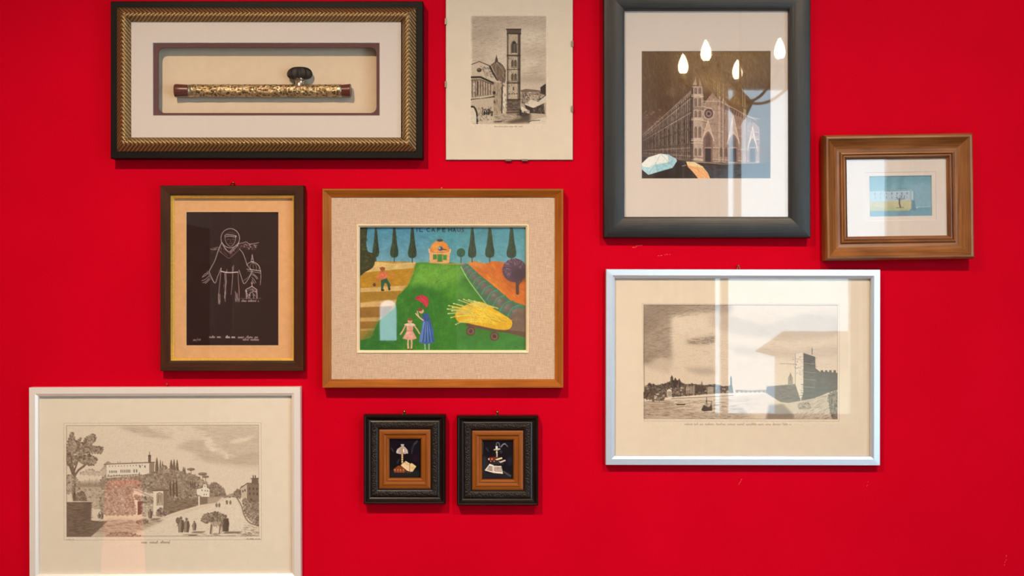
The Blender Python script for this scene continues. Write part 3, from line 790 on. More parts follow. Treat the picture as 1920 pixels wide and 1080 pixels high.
    a.poly([(350, 700), (378, 690), (378, 920), (350, 915)], (226, 202, 174)); a.scrib([(350, 700), (378, 690), (378, 920), (350, 915)], 24, 4, 0.8, ink, 0.5, 1.5, 0.3)
    a.ell(271, 738, 13, 15, (56, 42, 36)); a.ell(271, 822, 9, 14, (72, 56, 46))
    a.poly([(68, 595), (150, 592), (262, 640), (262, 770), (68, 800)], (196, 168, 140))
    a.line([(68, 600), (150, 598), (262, 650)], 3.4, (60, 46, 38)); a.line([(68, 625), (150, 622), (262, 665)], 1.4, ink, 0.8)
    for x in (76, 104, 122, 150, 172, 194, 216, 240): a.line([(x, 632+max(0, x-150)*0.3), (x, 772-(x-70)*0.1)], 1.6, (84, 66, 54), 0.8)
    a.rect(80, 650, 102, 730, (222, 198, 170), 0.8); a.rect(120, 640, 130, 760, (66, 50, 42), 0.8)
    a.scrib([(68, 610), (150, 610), (258, 650), (258, 765), (68, 790)], 130, 4, 0.7, (96, 76, 62), 0.6, 1.5, 0.3)
    a.line([(66, 800), (160, 795), (270, 775)], 2.6, (50, 38, 32)); a.line([(66, 790), (262, 764)], 1.2, (232, 208, 180), 0.7); a.line([(66, 828), (262, 800)], 1.0, ink, 0.6)
    a.poly([(68, 802), (268, 780), (270, 930), (240, 990), (68, 1012)], (202, 176, 148))
    for (x, w, h) in ((92, 34, 150), (185, 17, 70), (222, 14, 60), (252, 9, 40)):
        yb = 1010 if x == 92 else 940-(x-180)*0.3
        P = [(x-w, yb)]+[(x+w*math.cos(PI-PI*i/10), yb-h+40+ -w*1.2*math.sin(PI*i/10)) for i in range(11)]+[(x+w, yb)]
        if x == 92: a.poly([(64, 1012), (64, 862), (92, 866), (118, 930), (120, 1012)], (224, 200, 172)); a.line([(66, 864), (92, 868), (112, 905), (120, 950), (120, 1012)], 3.2, (54, 40, 34), 1, True)
        else: a.poly(P, (226, 202, 174)); a.line(P, 1.4, (60, 46, 38)); a.poly([(x-w*0.6, yb-h+50), (x, yb-h+20), (x+w*0.7, yb-h+50), (x+w*0.5, yb-h+70), (x-w*0.6, yb-h+70)], (56, 42, 36))
    a.scrib([(120, 880), (250, 860), (250, 980), (120, 1000)], 70, 3, 1.0, (60, 46, 38), 0.7, 1.3, 0.6); a.scrib([(120, 940), (250, 940), (240, 1000), (120, 1010)], 30, 4, 1.0, (226, 204, 176), 0.8, 0.0, 0.2)
    # square
    a.poly([(262, 930), (500, 915), (740, 930), (740, 1020), (262, 1020)], (196, 170, 142)); a.poly([(480, 905), (545, 880), (600, 950), (590, 1000), (420, 1015), (380, 1000), (520, 960)], (92, 74, 60), 0.85, soft=2)
    a.scrib([(270, 935), (600, 925), (600, 1010), (270, 1010)], 160, 7, 0.7, (110, 90, 74), 0.5, 0.0, 0.15); a.line([(275, 1000), (340, 996)], 1.8, ink, 0.8)
    a.poly([(515, 860), (590, 900), (590, 925), (512, 915)], (230, 206, 178), 0.9)
    a.poly([(590, 1000), (650, 975), (735, 955), (740, 1022), (590, 1022)], (224, 200, 172)); a.line([(575, 1005), (610, 990), (680, 985)], 1.2, ink)
    # bell tower
    tw = [(388, 170), (505, 170), (503, 930), (384, 930)]
    a.poly(tw, (196, 170, 142)); a.poly([(490, 200), (506, 200), (506, 930), (490, 930)], (120, 96, 80))
    a.scrib([(390, 180), (502, 180), (502, 800), (388, 800)], 330, 2.6, 0.7, (96, 76, 62), 0.55, 1.2, 1.2)
    a.scrib([(400, 400), (485, 400), (485, 800), (400, 800)], 90, 2.2, 0.9, (236, 212, 184), 0.6, 0.8, 1.2)
    a.poly([(384, 165), (512, 165), (512, 210), (386, 208)], (110, 88, 72)); a.line([(382, 168), (512, 168)], 2.0, (70, 54, 46)); a.line([(388, 208), (510, 210)], 2.0, ink)
    for x in (390, 398, 486, 496, 505): a.line([(x, 205), (x-2, 925)], 1.2 if x in (390, 505) else 0.9, ink, 0.85)
    for y in (400, 408, 530, 645, 655, 798, 804): a.line([(386, y), (506, y)], 1.3, (60, 46, 38), 0.9)
    def arch(x, y0, y1, w, n=1):
        P = [(x-w, y1), (x-w, y0+w)]+[(x-w+2*w*i/6, y0+w-w*1.3*math.sin(PI*i/6)) for i in range(7)]+[(x+w, y1)]
        a.poly(P, (60, 46, 38))
        for i in range(n): a.line([(x-w+2*w*(i+1)/(n+1), y0+w*0.8), (x-w+2*w*(i+1)/(n+1), y1)], 0.8, (190, 164, 136))
    a.poly([(425, 385), (425, 300), (450, 270), (475, 300), (475, 385)], (214, 188, 160)); a.line([(425, 385), (425, 300), (450, 272), (475, 300), (475, 385)], 1.0, ink)
    arch(450, 285, 382, 20, 2)
    for y0, y1 in ((445, 505), (568, 622)):
        arch(436, y0, y1, 9); arch(463, y0, y1, 9); a.line([(425, y1+6), (476, y1+6)], 1.0, ink)
    a.line([(445, 690), (445, 712)], 2.0, ink); 
    for x in (410, 432, 455, 475): a.ell(x, 748, 6, 6, (90, 70, 58))
    a.poly([(386, 806), (503, 806), (503, 925), (384, 925)], (140, 116, 96)); a.scrib([(386, 806), (500, 806), (500, 920), (386, 920)], 170, 5, 0.8, (70, 54, 46), 0.6, 0.0, 0.2)
    a.poly([(505, 880), (520, 900), (515, 940), (478, 940), (478, 915)], (50, 38, 32)); a.scrib([(480, 905), (600, 905), (600, 960), (480, 950)], 60, 4, 1.0, (60, 46, 38), 0.7, 0.5, 0.6)
    a.rect(384, 890, 500, 935, (150, 124, 102), 0.7); a.line([(384, 895), (500, 893)], 1.0, ink); a.line([(380, 918), (505, 915)], 1.2, ink)
    # margins
    a.T = (870, 20, 4.8)
    a.rect(0, 0, 1000, 48, pap); a.rect(738, 0, 1000, 1100, pap); a.rect(0, 0, 64, 1100, pap); a.rect(0, 1020, 1000, 1100, pap)
    a.im = np.array(pap, np.float32) + (a.im-np.array(pap, np.float32))*1.18
    a.script(272, 530, 1046, 6, 0.6, (150, 122, 100), 0.7)
    a.grain(2.0, 0.05, 2)
    return a
# ---- cathedral photograph
def art_cathedral():
    a = Art(1202, 95, 1446, 336, (1190, 60, 3.859), (92, 70, 54), 31)
    a.rect(40, 120, 1000, 620, (112, 84, 60), 1, col2=(84, 62, 50), tex=None)
    a.ell(560, 260, 360, 150, (150, 116, 78), 0.45, soft=22)  # golden glow of the lamps reflected in the glass, painted into the sky
    a.poly([(40, 120), (300, 120), (200, 560), (40, 600)], (82, 60, 44), 0.5, soft=20)
    a.scrib([(45, 130), (990, 130), (900, 480), (420, 380), (240, 600), (45, 640)], 1300, 8, 0.6, (168, 136, 104), 0.22, 1.4, 0.25)
    a.scrib([(45, 130), (990, 130), (900, 480), (420, 380), (240, 600), (45, 640)], 900, 8, 0.7, (56, 40, 30), 0.25, 1.4, 0.25)
    # old houses far left
    a.poly([(45, 580), (210, 560), (220, 800), (45, 860)], (96, 70, 60), 0.8, soft=2)
    a.blobs([(45, 570), (215, 560), (215, 900), (45, 900)], 90, 1, 3, [(150, 116, 100), (60, 42, 38), (120, 90, 78)], 0.5)
    a.ell(265, 440, 46, 22, (150, 120, 96), 0.4, soft=6)
    # flank of the nave
    flank = [(425, 395), (425, 930), (300, 925), (45, 905), (45, 720), (215, 640), (300, 520)]
    a.poly(flank, (104, 82, 74)); 
    a.poly([(230, 620), (425, 400), (425, 560), (240, 700)], (128, 104, 90), 0.8, soft=2)
    def V(x, f):
        t = (x-60)/(425-60); top = 740+(400-740)*t; bot = 880+(925-880)*t
        return (x, top+(bot-top)*f)
    x = 425.0; i = 0
    while x > 60:
        a.line([V(x, 0.06), V(x, 1)], 1.6 if i % 3 == 0 else 1.0, (184, 160, 144) if i % 3 else (206, 184, 166), 0.55)
        a.line([V(x-4, 0.08), V(x-4, 1)], 1.6, (48, 34, 32), 0.75)
        if i % 3 == 1:
            a.poly([V(x-3, 0.42), V(x-8, 0.36), V(x-14, 0.43), V(x-14, 0.74), V(x-3, 0.76)], (44, 32, 32), 0.9)
        x -= 6 + 9*(x-60)/365; i += 1
    for f in (0.03, 0.10, 0.13, 0.30, 0.33, 0.55, 0.78, 0.83, 0.90, 0.95):
        a.line([V(62, f), V(425, f)], 1.1, (196, 172, 154) if f in (0.03, 0.13, 0.33, 0.83, 0.95) else (58, 42, 38), 0.65)
    a.scrib(flank, 420, 4, 0.8, (190, 166, 150), 0.35, 1.55, 0.3); a.scrib(flank, 420, 4, 0.9, (44, 30, 30), 0.45, 1.55, 0.3)
    a.poly([(45, 740), (130, 720), (150, 905), (45, 905)], (70, 52, 50), 0.5, soft=8)
    # front
    front = [(418, 395), (490, 400), (500, 520), (560, 440), (620, 505), (640, 480), (700, 560), (800, 600), (900, 690), (900, 950), (420, 945)]
    a.poly(front, (158, 128, 112))
    a.poly([(640, 520), (900, 690), (900, 950), (640, 945)], (142, 112, 98), 0.6, soft=6)
    a.scrib(front, 600, 4, 0.8, (200, 174, 156), 0.35, 1.55, 0.35); a.scrib(front, 500, 4, 0.8, (92, 68, 60), 0.4, 1.55, 0.35)
    # dim upper facade, drum and pinnacles above
    a.poly([(430, 400), (440, 330), (470, 300), (590, 290), (640, 330), (760, 440), (800, 600), (700, 560), (560, 440)], (146, 112, 78), 0.55, soft=5)
    for x in (440, 470, 600, 612, 640, 780, 795): a.line([(x, 420+(x-440)*0.35), (x, 330+(x-440)*0.25)], 1.4, (186, 156, 120), 0.6)
    a.scrib([(440, 320), (640, 330), (800, 560), (560, 440)], 160, 5, 0.8, (190, 158, 118), 0.35, 1.4, 0.4)
    # corner pier
    pier = [(416, 395), (488, 395), (494, 945), (410, 940)]
    a.poly(pier, (176, 150, 134)); a.poly([(410, 400), (424, 400), (424, 940), (404, 938)], (74, 56, 50), 0.8)
    for y in (385, 452, 462, 545, 555, 622, 632, 770, 780, 800, 905, 920, 935):
        a.line([(410, y+4), (450, y), (496, y+6)], 1.6 if y in (462, 555, 632, 780) else 1.0, (214, 190, 172) if y % 2 == 0 else (86, 64, 58), 0.8)
    for (y0, y1) in ((400, 448), (475, 540), (565, 618), (680, 765), (835, 895)):
        for x in (432, 462):
            a.poly([(x, y1), (x, y0+10), (x+9, y0), (x+18, y0+10), (x+18, y1)], (96, 72, 66), 0.85); a.line([(x+9, y0), (x+9, y1)], 0.9, (186, 160, 144), 0.7)
    a.poly([(418, 385), (440, 340), (452, 385)], (180, 152, 128), 0.8); a.poly([(462, 392), (474, 350), (486, 392)], (170, 142, 118), 0.7)
    # rose window, galleries
    a.ell(535, 590, 42, 46, (178, 150, 134)); a.ell(535, 590, 32, 35, (98, 74, 72)); a.ell(535, 592, 20, 22, (150, 122, 112)); a.ell(535, 592, 11, 12, (74, 56, 58))
    for y, yy in ((540, 620), (640, 720), (700, 770), (830, 850), (915, 930), (930, 945)):
        a.line([(494, y), (620, (y+yy)/2), (900, yy+10)], 1.4, (204, 178, 160), 0.6); a.line([(494, y+8), (900, yy+18)], 1.0, (84, 62, 56), 0.6)
    for i in range(15):
        x = 600+i*17; y = 500+i*9
        a.poly([(x, y+34), (x, y+8), (x+6, y), (x+12, y+8), (x+12, y+36)], (92, 68, 62), 0.7)
    a.line([(500, 500), (620, 505), (880, 640)], 1.6, (210, 184, 162), 0.6)
    for x in (610, 618, 640, 790, 800): a.line([(x, 470+(x-610)*0.5), (x, 940)], 2.2, (196, 168, 150), 0.6); a.line([(x+6, 480+(x-610)*0.5), (x+6, 940)], 1.2, (80, 58, 54), 0.6)
    # gables and portals
    for (cx, w, ty, gy) in ((530, 34, 720, 640), (712, 34, 740, 600), (850, 26, 770, 690)):
        a.poly([(cx-w*1.3, ty+70), (cx, gy), (cx+w*1.3, ty+70)], (196, 164, 146), 0.7); a.line([(cx-w*1.3, ty+70), (cx, gy), (cx+w*1.3, ty+70)], 1.3, (220, 192, 170), 0.7)
        P = [(cx-w, 940), (cx-w, ty+40)]+[(cx-w+2*w*i/8, ty+40-46*math.sin(PI*i/8)) for i in range(9)]+[(cx+w, 940)]
        a.poly(P, (128, 100, 90)); a.line(P[1:-1], 2.2, (206, 178, 158), 0.7)
        a.poly([(cx-w*0.62, 940), (cx-w*0.62, 840), (cx+w*0.62, 840), (cx+w*0.62, 940)], (66, 56, 60)); a.line([(cx-w*0.7, 838), (cx+w*0.7, 838)], 1.5, (200, 172, 152), 0.7)
        a.poly([(cx-w*0.6, 830), (cx-w*0.5, ty+40), (cx, ty+10), (cx+w*0.5, ty+40), (cx+w*0.6, 830)], (96, 74, 72), 0.7)
    for x in (625, 660): a.poly([(x-10, 900), (x-10, 845), (x, 830), (x+10, 845), (x+10, 900)], (96, 74, 70), 0.8)
    # wet square and crowd
    a.poly([(40, 900), (300, 930), (500, 948), (1000, 950), (1000, 1080), (40, 1080)], (62, 52, 50)); a.poly([(300, 975), (560, 985), (1000, 960), (1000, 1080), (300, 1080)], (72, 74, 86), 0.7, soft=6)
    a.scrib([(260, 920), (990, 950), (990, 1065), (260, 1065)], 220, 9, 0.9, (130, 116, 112), 0.35, 0.0, 0.2); a.scrib([(260, 920), (990, 950), (990, 1065), (260, 1065)], 160, 8, 1.1, (34, 28, 32), 0.5, 0.0, 0.2)
    a.line([(300, 915), (420, 935), (640, 955), (900, 945)], 2.0, (150, 126, 112), 0.7)
    a.poly([(140, 1000), (300, 930), (420, 930), (470, 1060), (140, 1070)], (48, 36, 34), 0.85, soft=3)
    # umbrellas
    a.poly([(52, 950), (100, 912), (190, 880), (240, 884), (300, 915), (306, 932), (276, 980), (100, 1032), (52, 992)], (168, 196, 202))
    a.poly([(52, 950), (100, 905), (190, 878), (228, 890), (300, 918), (244, 942), (150, 956), (100, 980), (56, 968)], (228, 222, 208)); a.poly([(150, 956), (244, 942), (262, 986), (160, 1012)], (150, 182, 190), 0.8)
    a.poly([(240, 888), (300, 918), (276, 980), (246, 942)], (138, 170, 182), 0.7); a.line([(190, 880), (150, 956), (100, 1030)], 0.9, (130, 150, 156), 0.6); a.line([(190, 880), (246, 942), (268, 984)], 0.9, (120, 146, 156), 0.6)
    a.poly([(372, 936), (430, 938), (490, 970), (530, 1020), (546, 1062), (462, 1062), (420, 1010), (385, 975)], (238, 164, 116)); a.poly([(372, 936), (430, 938), (490, 970), (500, 985), (420, 968), (384, 962)], (246, 196, 150), 0.8)
    a.line([(385, 970), (450, 990), (530, 1058)], 1.0, (204, 120, 78), 0.7); a.line([(345, 968), (372, 962)], 1.2, (200, 160, 140), 0.8)
    a.im = np.clip(100 + (a.im-100)*1.18 + 4, 8, 250)
    a.grain(3, 0.10); a.grain(1.2, 0.08, 2)
    return a

# ---- small watercolour
def art_watercolour():
    a = Art(1629, 329, 1747, 407, (1610, 310, 9.82), (104, 148, 164), 41)
    a.rect(180, 190, 1340, 470, (98, 142, 160), col2=(126, 164, 176)); a.poly([(680, 190), (800, 190), (780, 440), (700, 440)], (70, 118, 138), 0.5, soft=4)
    a.poly([(500, 190), (620, 190), (560, 460), (480, 460)], (84, 130, 146), 0.6, soft=4)
    a.poly([(940, 420), (1050, 360), (1160, 330), (1260, 370), (1340, 430), (1340, 780), (940, 780)], (128, 162, 178), soft=1)
    a.poly([(190, 480), (420, 470), (900, 466), (940, 480), (1010, 480), (1010, 660), (190, 670)], (178, 192, 204)); a.line([(480, 478), (900, 470)], 1.0, (100, 124, 140)); a.line([(690, 434), (880, 432)], 0.9, (84, 120, 140))
    a.rect(938, 450, 962, 660, (150, 176, 178)); a.rect(1000, 480, 1016, 660, (110, 146, 158))
    for x in (300, 400, 508, 605, 700, 790, 880): a.rect(x-9, 505, x+9, 540, (96, 110, 130), 0.9); a.rect(x-7, 575, x+7, 620, (120, 134, 150), 0.8)
    a.poly([(190, 670), (980, 650), (960, 720), (970, 790), (900, 850), (190, 850)], (196, 180, 136)); a.poly([(190, 780), (700, 770), (900, 800), (900, 850), (190, 850)], (170, 172, 120), 0.8, soft=1)
    a.poly([(960, 640), (1020, 660), (1040, 780), (1060, 860), (960, 860)], (98, 130, 150), soft=1)
    a.line([(745, 620), (740, 700), (760, 780)], 2.6, (74, 66, 58)); a.line([(740, 660), (690, 590)], 1.0, (80, 74, 70)); a.line([(742, 640), (790, 560)], 1.0, (80, 74, 70)); a.line([(744, 640), (830, 620), (830, 570)], 0.9, (80, 74, 70)); a.line([(690, 785), (820, 780)], 1.2, (110, 100, 84))
    a.scrib([(670, 540), (860, 540), (860, 640), (670, 640)], 40, 2.5, 0.6, (90, 96, 104), 0.6, 0.8, 1.2)
    a.rect(180, 840, 1340, 945, (110, 146, 164)); a.poly([(660, 860), (900, 850), (880, 930), (680, 930)], (104, 118, 140), 0.7, soft=3); a.line([(1040, 780), (1300, 770)], 1.4, (170, 192, 200), 0.8); a.ell(1064, 788, 12, 8, (210, 214, 214))
    a.im = a.im*0.86 + 0.14*np.array((206, 214, 216), np.float32)  # pale reflection veil of the glass blended into the picture colours
    a.grain(4, 0.05)
    return a

# ---- white line drawing of a friar
def art_friar():
    a = Art(348, 396.5, 523, 649, (340, 390, 4.074), (42, 11, 10), 51)
    k = (226, 204, 198); f = (170, 140, 134)
    a.line([(374+71*math.cos(2*PI*i/28), 232+73*math.sin(2*PI*i/28)) for i in range(28)], 0.9, k, 0.95, closed=True)
    a.line([(332, 214), (338, 250), (350, 276), (374, 294), (398, 280), (412, 250), (416, 215)], 0.8, k, 0.8, True)
    a.line([(332, 214), (345, 205), (380, 206), (418, 214), (412, 222), (370, 216), (338, 222)], 1.0, k, 0.9, True); a.line([(340, 198), (370, 188), (408, 196)], 0.7, f, 0.6, True)
    a.line([(352, 240), (366, 238)], 1.0, f, 0.7); a.line([(392, 240), (404, 240)], 1.0, f, 0.7); a.line([(378, 238), (374, 258), (382, 262)], 0.8, f, 0.6, True); a.line([(364, 274), (390, 272)], 0.9, f, 0.7)
    # hood and collar
    a.line([(285, 320), (310, 268), (330, 300), (364, 335), (395, 308), (440, 268), (420, 300), (372, 342)], 0.9, k, 0.85, True)
    a.line([(290, 330), (330, 362), (364, 384), (400, 358), (440, 322)], 0.8, f, 0.8, True); a.line([(300, 262), (325, 300), (370, 348), (400, 325)], 0.8, f, 0.8, True)
    a.scrib([(285, 290), (330, 290), (370, 340), (430, 290), (430, 320), (366, 380), (290, 330)], 30, 4, 0.7, k, 0.5, 0.8, 0.8)
    # sleeves
    a.line([(285, 318), (268, 372), (254, 410), (232, 450), (212, 486)], 1.0, k, 0.85, True); a.line([(442, 312), (470, 345), (488, 392), (506, 440), (540, 478)], 1.0, k, 0.85, True)
    a.line([(212, 486), (232, 530), (258, 574), (280, 520), (306, 458)], 1.0, k, 0.85, True); a.line([(200, 482), (222, 530), (252, 566)], 0.8, k, 0.7, True)
    a.line([(440, 474), (456, 520), (478, 578), (510, 545), (544, 484)], 1.0, k, 0.9, True); a.line([(470, 560), (520, 520), (536, 478)], 0.8, k, 0.7, True)
    # hands
    for P in ([(205, 500), (180, 520), (160, 530)], [(212, 520), (185, 545), (158, 556)], [(214, 535), (190, 560), (165, 572)], [(218, 545), (195, 568), (182, 576)], [(200, 494), (178, 508), (164, 526)]): a.line(P, 0.9, k, 0.8, True)
    for P in ([(540, 510), (560, 520), (578, 545)], [(538, 530), (556, 548), (570, 572)], [(540, 545), (550, 565), (560, 578)], [(544, 500), (570, 520), (584, 540)]): a.line(P, 0.9, k, 0.8, True)
    # belt and robe folds
    a.line([(306, 484), (340, 492), (380, 494), (432, 490)], 2.0, k, 0.95, True)
    for P in ([(305, 460), (298, 540), (288, 640), (284, 730)], [(340, 494), (344, 560), (336, 640), (336, 715)], [(332, 500), (338, 600), (330, 690)], [(390, 450), (392, 520), (386, 600), (380, 660)], [(434, 492), (436, 560), (442, 640), (440, 718)], [(412, 640), (418, 680), (414, 715)], [(424, 650), (428, 690), (426, 715)], [(400, 440), (396, 480)], [(350, 470), (346, 490)], [(294, 660), (296, 700), (292, 735)]): a.line(P, 1.2, k, 0.6, True)
    a.scrib([(280, 660), (300, 660), (300, 735), (280, 735)], 14, 6, 0.7, k, 0.5, 1.5, 0.1); a.scrib([(405, 620), (445, 620), (445, 715), (405, 715)], 18, 6, 0.7, k, 0.5, 1.5, 0.1); a.scrib([(325, 490), (350, 490), (345, 710), (325, 710)], 22, 7, 0.7, k, 0.5, 1.5, 0.1)
    # hill town behind the shoulders
    a.line([(440, 272), (470, 268), (496, 260), (520, 276), (560, 272), (592, 264)], 0.9, k, 0.8, True); a.scrib([(425, 285), (500, 272), (582, 285), (560, 318), (500, 318), (440, 308)], 60, 3, 0.8, k, 0.7, 0.6, 1.2); a.scrib([(212, 315), (290, 295), (285, 322), (230, 328)], 30, 4, 0.8, f, 0.7, -0.3, 0.6)
    # dome and chapel
    a.line([(500, 440), (510, 424), (540, 412), (575, 424), (596, 450), (606, 490)], 0.9, k, 0.9, True); a.line([(500, 468), (540, 472), (606, 482)], 1.2, k, 0.9); a.line([(505, 480), (606, 498)], 0.9, k, 0.8); a.line([(606, 490), (608, 530), (602, 588)], 0.9, k, 0.8)
    for x in (522, 545, 566, 586): a.line([(542, 414), (x+4, 440), (x+6, 474)], 0.7, k, 0.7, True)
    a.line([(532, 412), (536, 396), (542, 356), (548, 396), (552, 412)], 0.9, k, 0.9); a.line([(532, 410), (554, 410)], 1.0, k, 0.8); a.line([(538, 390), (548, 390)], 1.2, k, 0.8)
    a.line([(490, 635), (496, 622), (540, 598), (576, 624), (578, 690)], 1.2, k, 0.9); a.line([(494, 628), (498, 690)], 1.2, k, 0.9); a.line([(540, 598), (538, 560)], 0.9, k); a.line([(530, 574), (548, 574)], 0.9, k)
    a.scrib([(496, 630), (540, 602), (576, 628), (576, 688), (552, 688), (536, 640), (520, 688), (500, 688)], 60, 3, 0.9, k, 0.7, 0.8, 0.9); a.line([(522, 690), (524, 655), (536, 642), (550, 655), (552, 690)], 0.9, k, 0.9, True); a.line([(455, 690), (500, 694), (610, 690)], 0.8, f, 0.8)
    # signature, number and dedication (illegible hand)
    a.script(460, 592, 716, 9, 0.8, k, 0.75, (3, 6))
    a.script(214, 320, 992, 10, 0.9, k, 0.8, (3, 6)); a.script(340, 412, 992, 10, 1.1, k, 0.85, (3, 5)); a.script(434, 585, 994, 11, 0.9, k, 0.75, (2, 4)); a.script(470, 600, 1012, 10, 0.9, k, 0.7, (3, 7))
    a.script(92, 120, 1014, 12, 0.8, k, 0.7, (2, 3)); a.line([(116, 1022), (126, 992)], 0.8, k, 0.6); a.script(126, 150, 1012, 12, 0.8, k, 0.6, (2, 3))
    a.grain(24, 0.08)
    return a

# ---- enamel miniatures
def art_lamp_mini():
    a = Art(727, 823.5, 789.5, 900, (720, 815, 12), (16, 10, 16), 61)
    a.rect(80, 100, 840, 1020, (22, 14, 22), col2=(18, 14, 14))
    a.line([(690, 200), (640, 300), (620, 420)], 3, (70, 66, 78), 0.5, True); a.line([(740, 150), (690, 210)], 3, (90, 84, 92), 0.6); a.line([(170, 310), (215, 380)], 2, (80, 76, 90), 0.6); a.line([(340, 560), (300, 640)], 3, (60, 58, 62), 0.6); a.poly([(660, 420), (770, 480), (770, 620), (640, 600)], (44, 12, 36), 0.8, soft=3)
    a.rect(130, 800, 780, 960, (40, 34, 34), 0.8, soft=2); a.poly([(650, 860), (770, 820), (770, 920), (660, 920)], (24, 40, 28), 0.8, soft=2)
    a.poly([(275, 400), (300, 330), (370, 280), (400, 262), (440, 262), (480, 290), (530, 350), (542, 420), (530, 432), (500, 425), (470, 438), (410, 430), (360, 438), (320, 428), (290, 424)], (186, 160, 148), smooth=False)
    a.poly([(330, 400), (370, 300), (420, 280), (470, 320), (470, 410), (400, 425)], (160, 132, 100), 0.8); a.line([(440, 330), (444, 390)], 1.8, (252, 246, 236)); a.line([(310, 350), (295, 400)], 1.4, (226, 214, 214), 0.8); a.line([(500, 340), (520, 410)], 1.4, (200, 184, 192), 0.8)
    a.rect(382, 222, 448, 262, (176, 150, 144)); a.line([(385, 228), (446, 228)], 1.2, (226, 210, 206)); a.rect(376, 432, 450, 450, (70, 40, 24))
    a.line([(412, 450), (410, 640)], 2.8, (170, 130, 84)); 
    for y in (462, 510, 560, 610): a.ell(412, y, 20, 14, (226, 186, 130)); a.ell(408, y-3, 7, 6, (252, 236, 206))
    a.poly([(210, 780), (330, 690), (450, 740), (490, 800), (470, 850), (240, 850)], (128, 62, 30)); 
    for x in (250, 315, 375, 435): a.ell(x, 795, 12, 18, (226, 160, 110)); a.line([(x, 800), (x, 850)], 1.0, (160, 96, 60))
    a.poly([(375, 690), (490, 595), (580, 650), (575, 830), (520, 810)], (232, 196, 148)); a.poly([(580, 660), (620, 640), (722, 712), (640, 832), (575, 830)], (224, 188, 136)); a.line([(580, 650), (575, 830)], 1.0, (120, 80, 50)); a.scrib([(430, 680), (500, 630), (565, 670), (560, 790)], 24, 3, 0.7, (190, 130, 100), 0.7, 0.6, 0.2); a.scrib([(595, 690), (640, 670), (700, 715), (620, 800)], 20, 3, 0.7, (200, 150, 90), 0.7, 0.6, 0.2); a.ell(478, 630, 12, 8, (60, 40, 36))
    a.line([(470, 790), (520, 850), (600, 850)], 1.4, (90, 70, 60), 0.8)
    return a
def art_candle_mini():
    a = Art(901.5, 825, 963, 901.5, (890, 815, 12), (16, 12, 18), 62)
    a.rect(120, 100, 880, 1040, (20, 13, 20)); a.poly([(170, 480), (260, 520), (300, 660), (200, 960), (170, 980)], (44, 48, 50), 0.8, soft=3); a.poly([(760, 520), (815, 470), (815, 700), (740, 640)], (40, 40, 72), 0.8, soft=3); a.poly([(170, 860), (800, 860), (810, 980), (170, 990)], (38, 34, 36), 0.8, soft=3)
    a.line([(490, 262), (490, 210), (520, 180), (552, 210), (560, 260), (585, 285), (610, 262), (640, 220), (680, 210), (740, 270)], 1.8, (110, 102, 108), 0.9, True); a.line([(600, 262), (645, 220), (690, 215)], 1.6, (170, 160, 164), 0.7, True); a.line([(560, 390), (590, 365), (610, 390), (580, 425)], 1.3, (80, 74, 80), 0.8, True); a.line([(265, 310), (310, 370)], 2.5, (66, 62, 66), 0.6); a.line([(190, 170), (185, 440)], 1.2, (90, 100, 110), 0.6)
    a.rect(472, 262, 522, 340, (198, 190, 186)); a.line([(486, 270), (486, 330)], 1.5, (246, 244, 240)); a.line([(440, 345), (480, 335), (520, 330), (565, 326)], 2.2, (206, 190, 170)); a.poly([(470, 340), (536, 340), (510, 390), (490, 390)], (150, 130, 110)); a.ell(498, 400, 20, 22, (220, 206, 190)); a.line([(500, 420), (504, 460)], 2.2, (214, 186, 150)); a.ell(503, 470, 18, 16, (190, 170, 156)); a.ell(500, 500, 16, 12, (226, 160, 110))
    a.poly([(310, 540), (340, 510), (480, 505), (470, 560), (480, 590), (330, 590)], (120, 40, 24)); a.poly([(470, 555), (600, 512), (628, 545), (500, 580)], (214, 180, 120)); a.line([(480, 560), (610, 525)], 1.6, (246, 228, 180)); a.ell(322, 552, 15, 22, (226, 190, 176)); a.ell(390, 552, 13, 18, (220, 160, 130))
    a.poly([(345, 595), (560, 585), (690, 570), (680, 610), (570, 640), (370, 625)], (52, 42, 42)); a.line([(580, 620), (680, 580)], 2.4, (226, 200, 186)); 
    for x in (362, 442, 556): a.ell(x, 605, 10, 14, (190, 160, 146))
    a.poly([(228, 805), (340, 655), (430, 690), (410, 855)], (232, 214, 196)); a.poly([(430, 700), (600, 708), (636, 880), (412, 860)], (236, 216, 196))
    for i in range(4):
        f = i/4
        a.poly([(255+90*f*0+ (345-255)*(1-f)*0.75, 800-(800-690)*(1-f)*0.9), (405, 835-(1-f)*115), (402, 852-(1-f)*115), (262+(345-262)*(1-f)*0.7, 816-(800-690)*(1-f)*0.9)], (70, 44, 36), 0.85)
        a.poly([(440, 835-(1-f)*112), (606, 848-(1-f)*118), (608, 864-(1-f)*118), (438, 850-(1-f)*112)], (80, 48, 38), 0.85)
    a.blobs([(270, 790), (400, 700), (600, 730), (600, 850), (300, 810)], 34, 0.25, 0.55, [(206, 140, 100), (240, 220, 200)], 0.8)
    a.line([(650, 830), (800, 930)], 3, (90, 92, 98), 0.7); a.line([(380, 660), (640, 650)], 2, (70, 72, 70), 0.6)
    return a
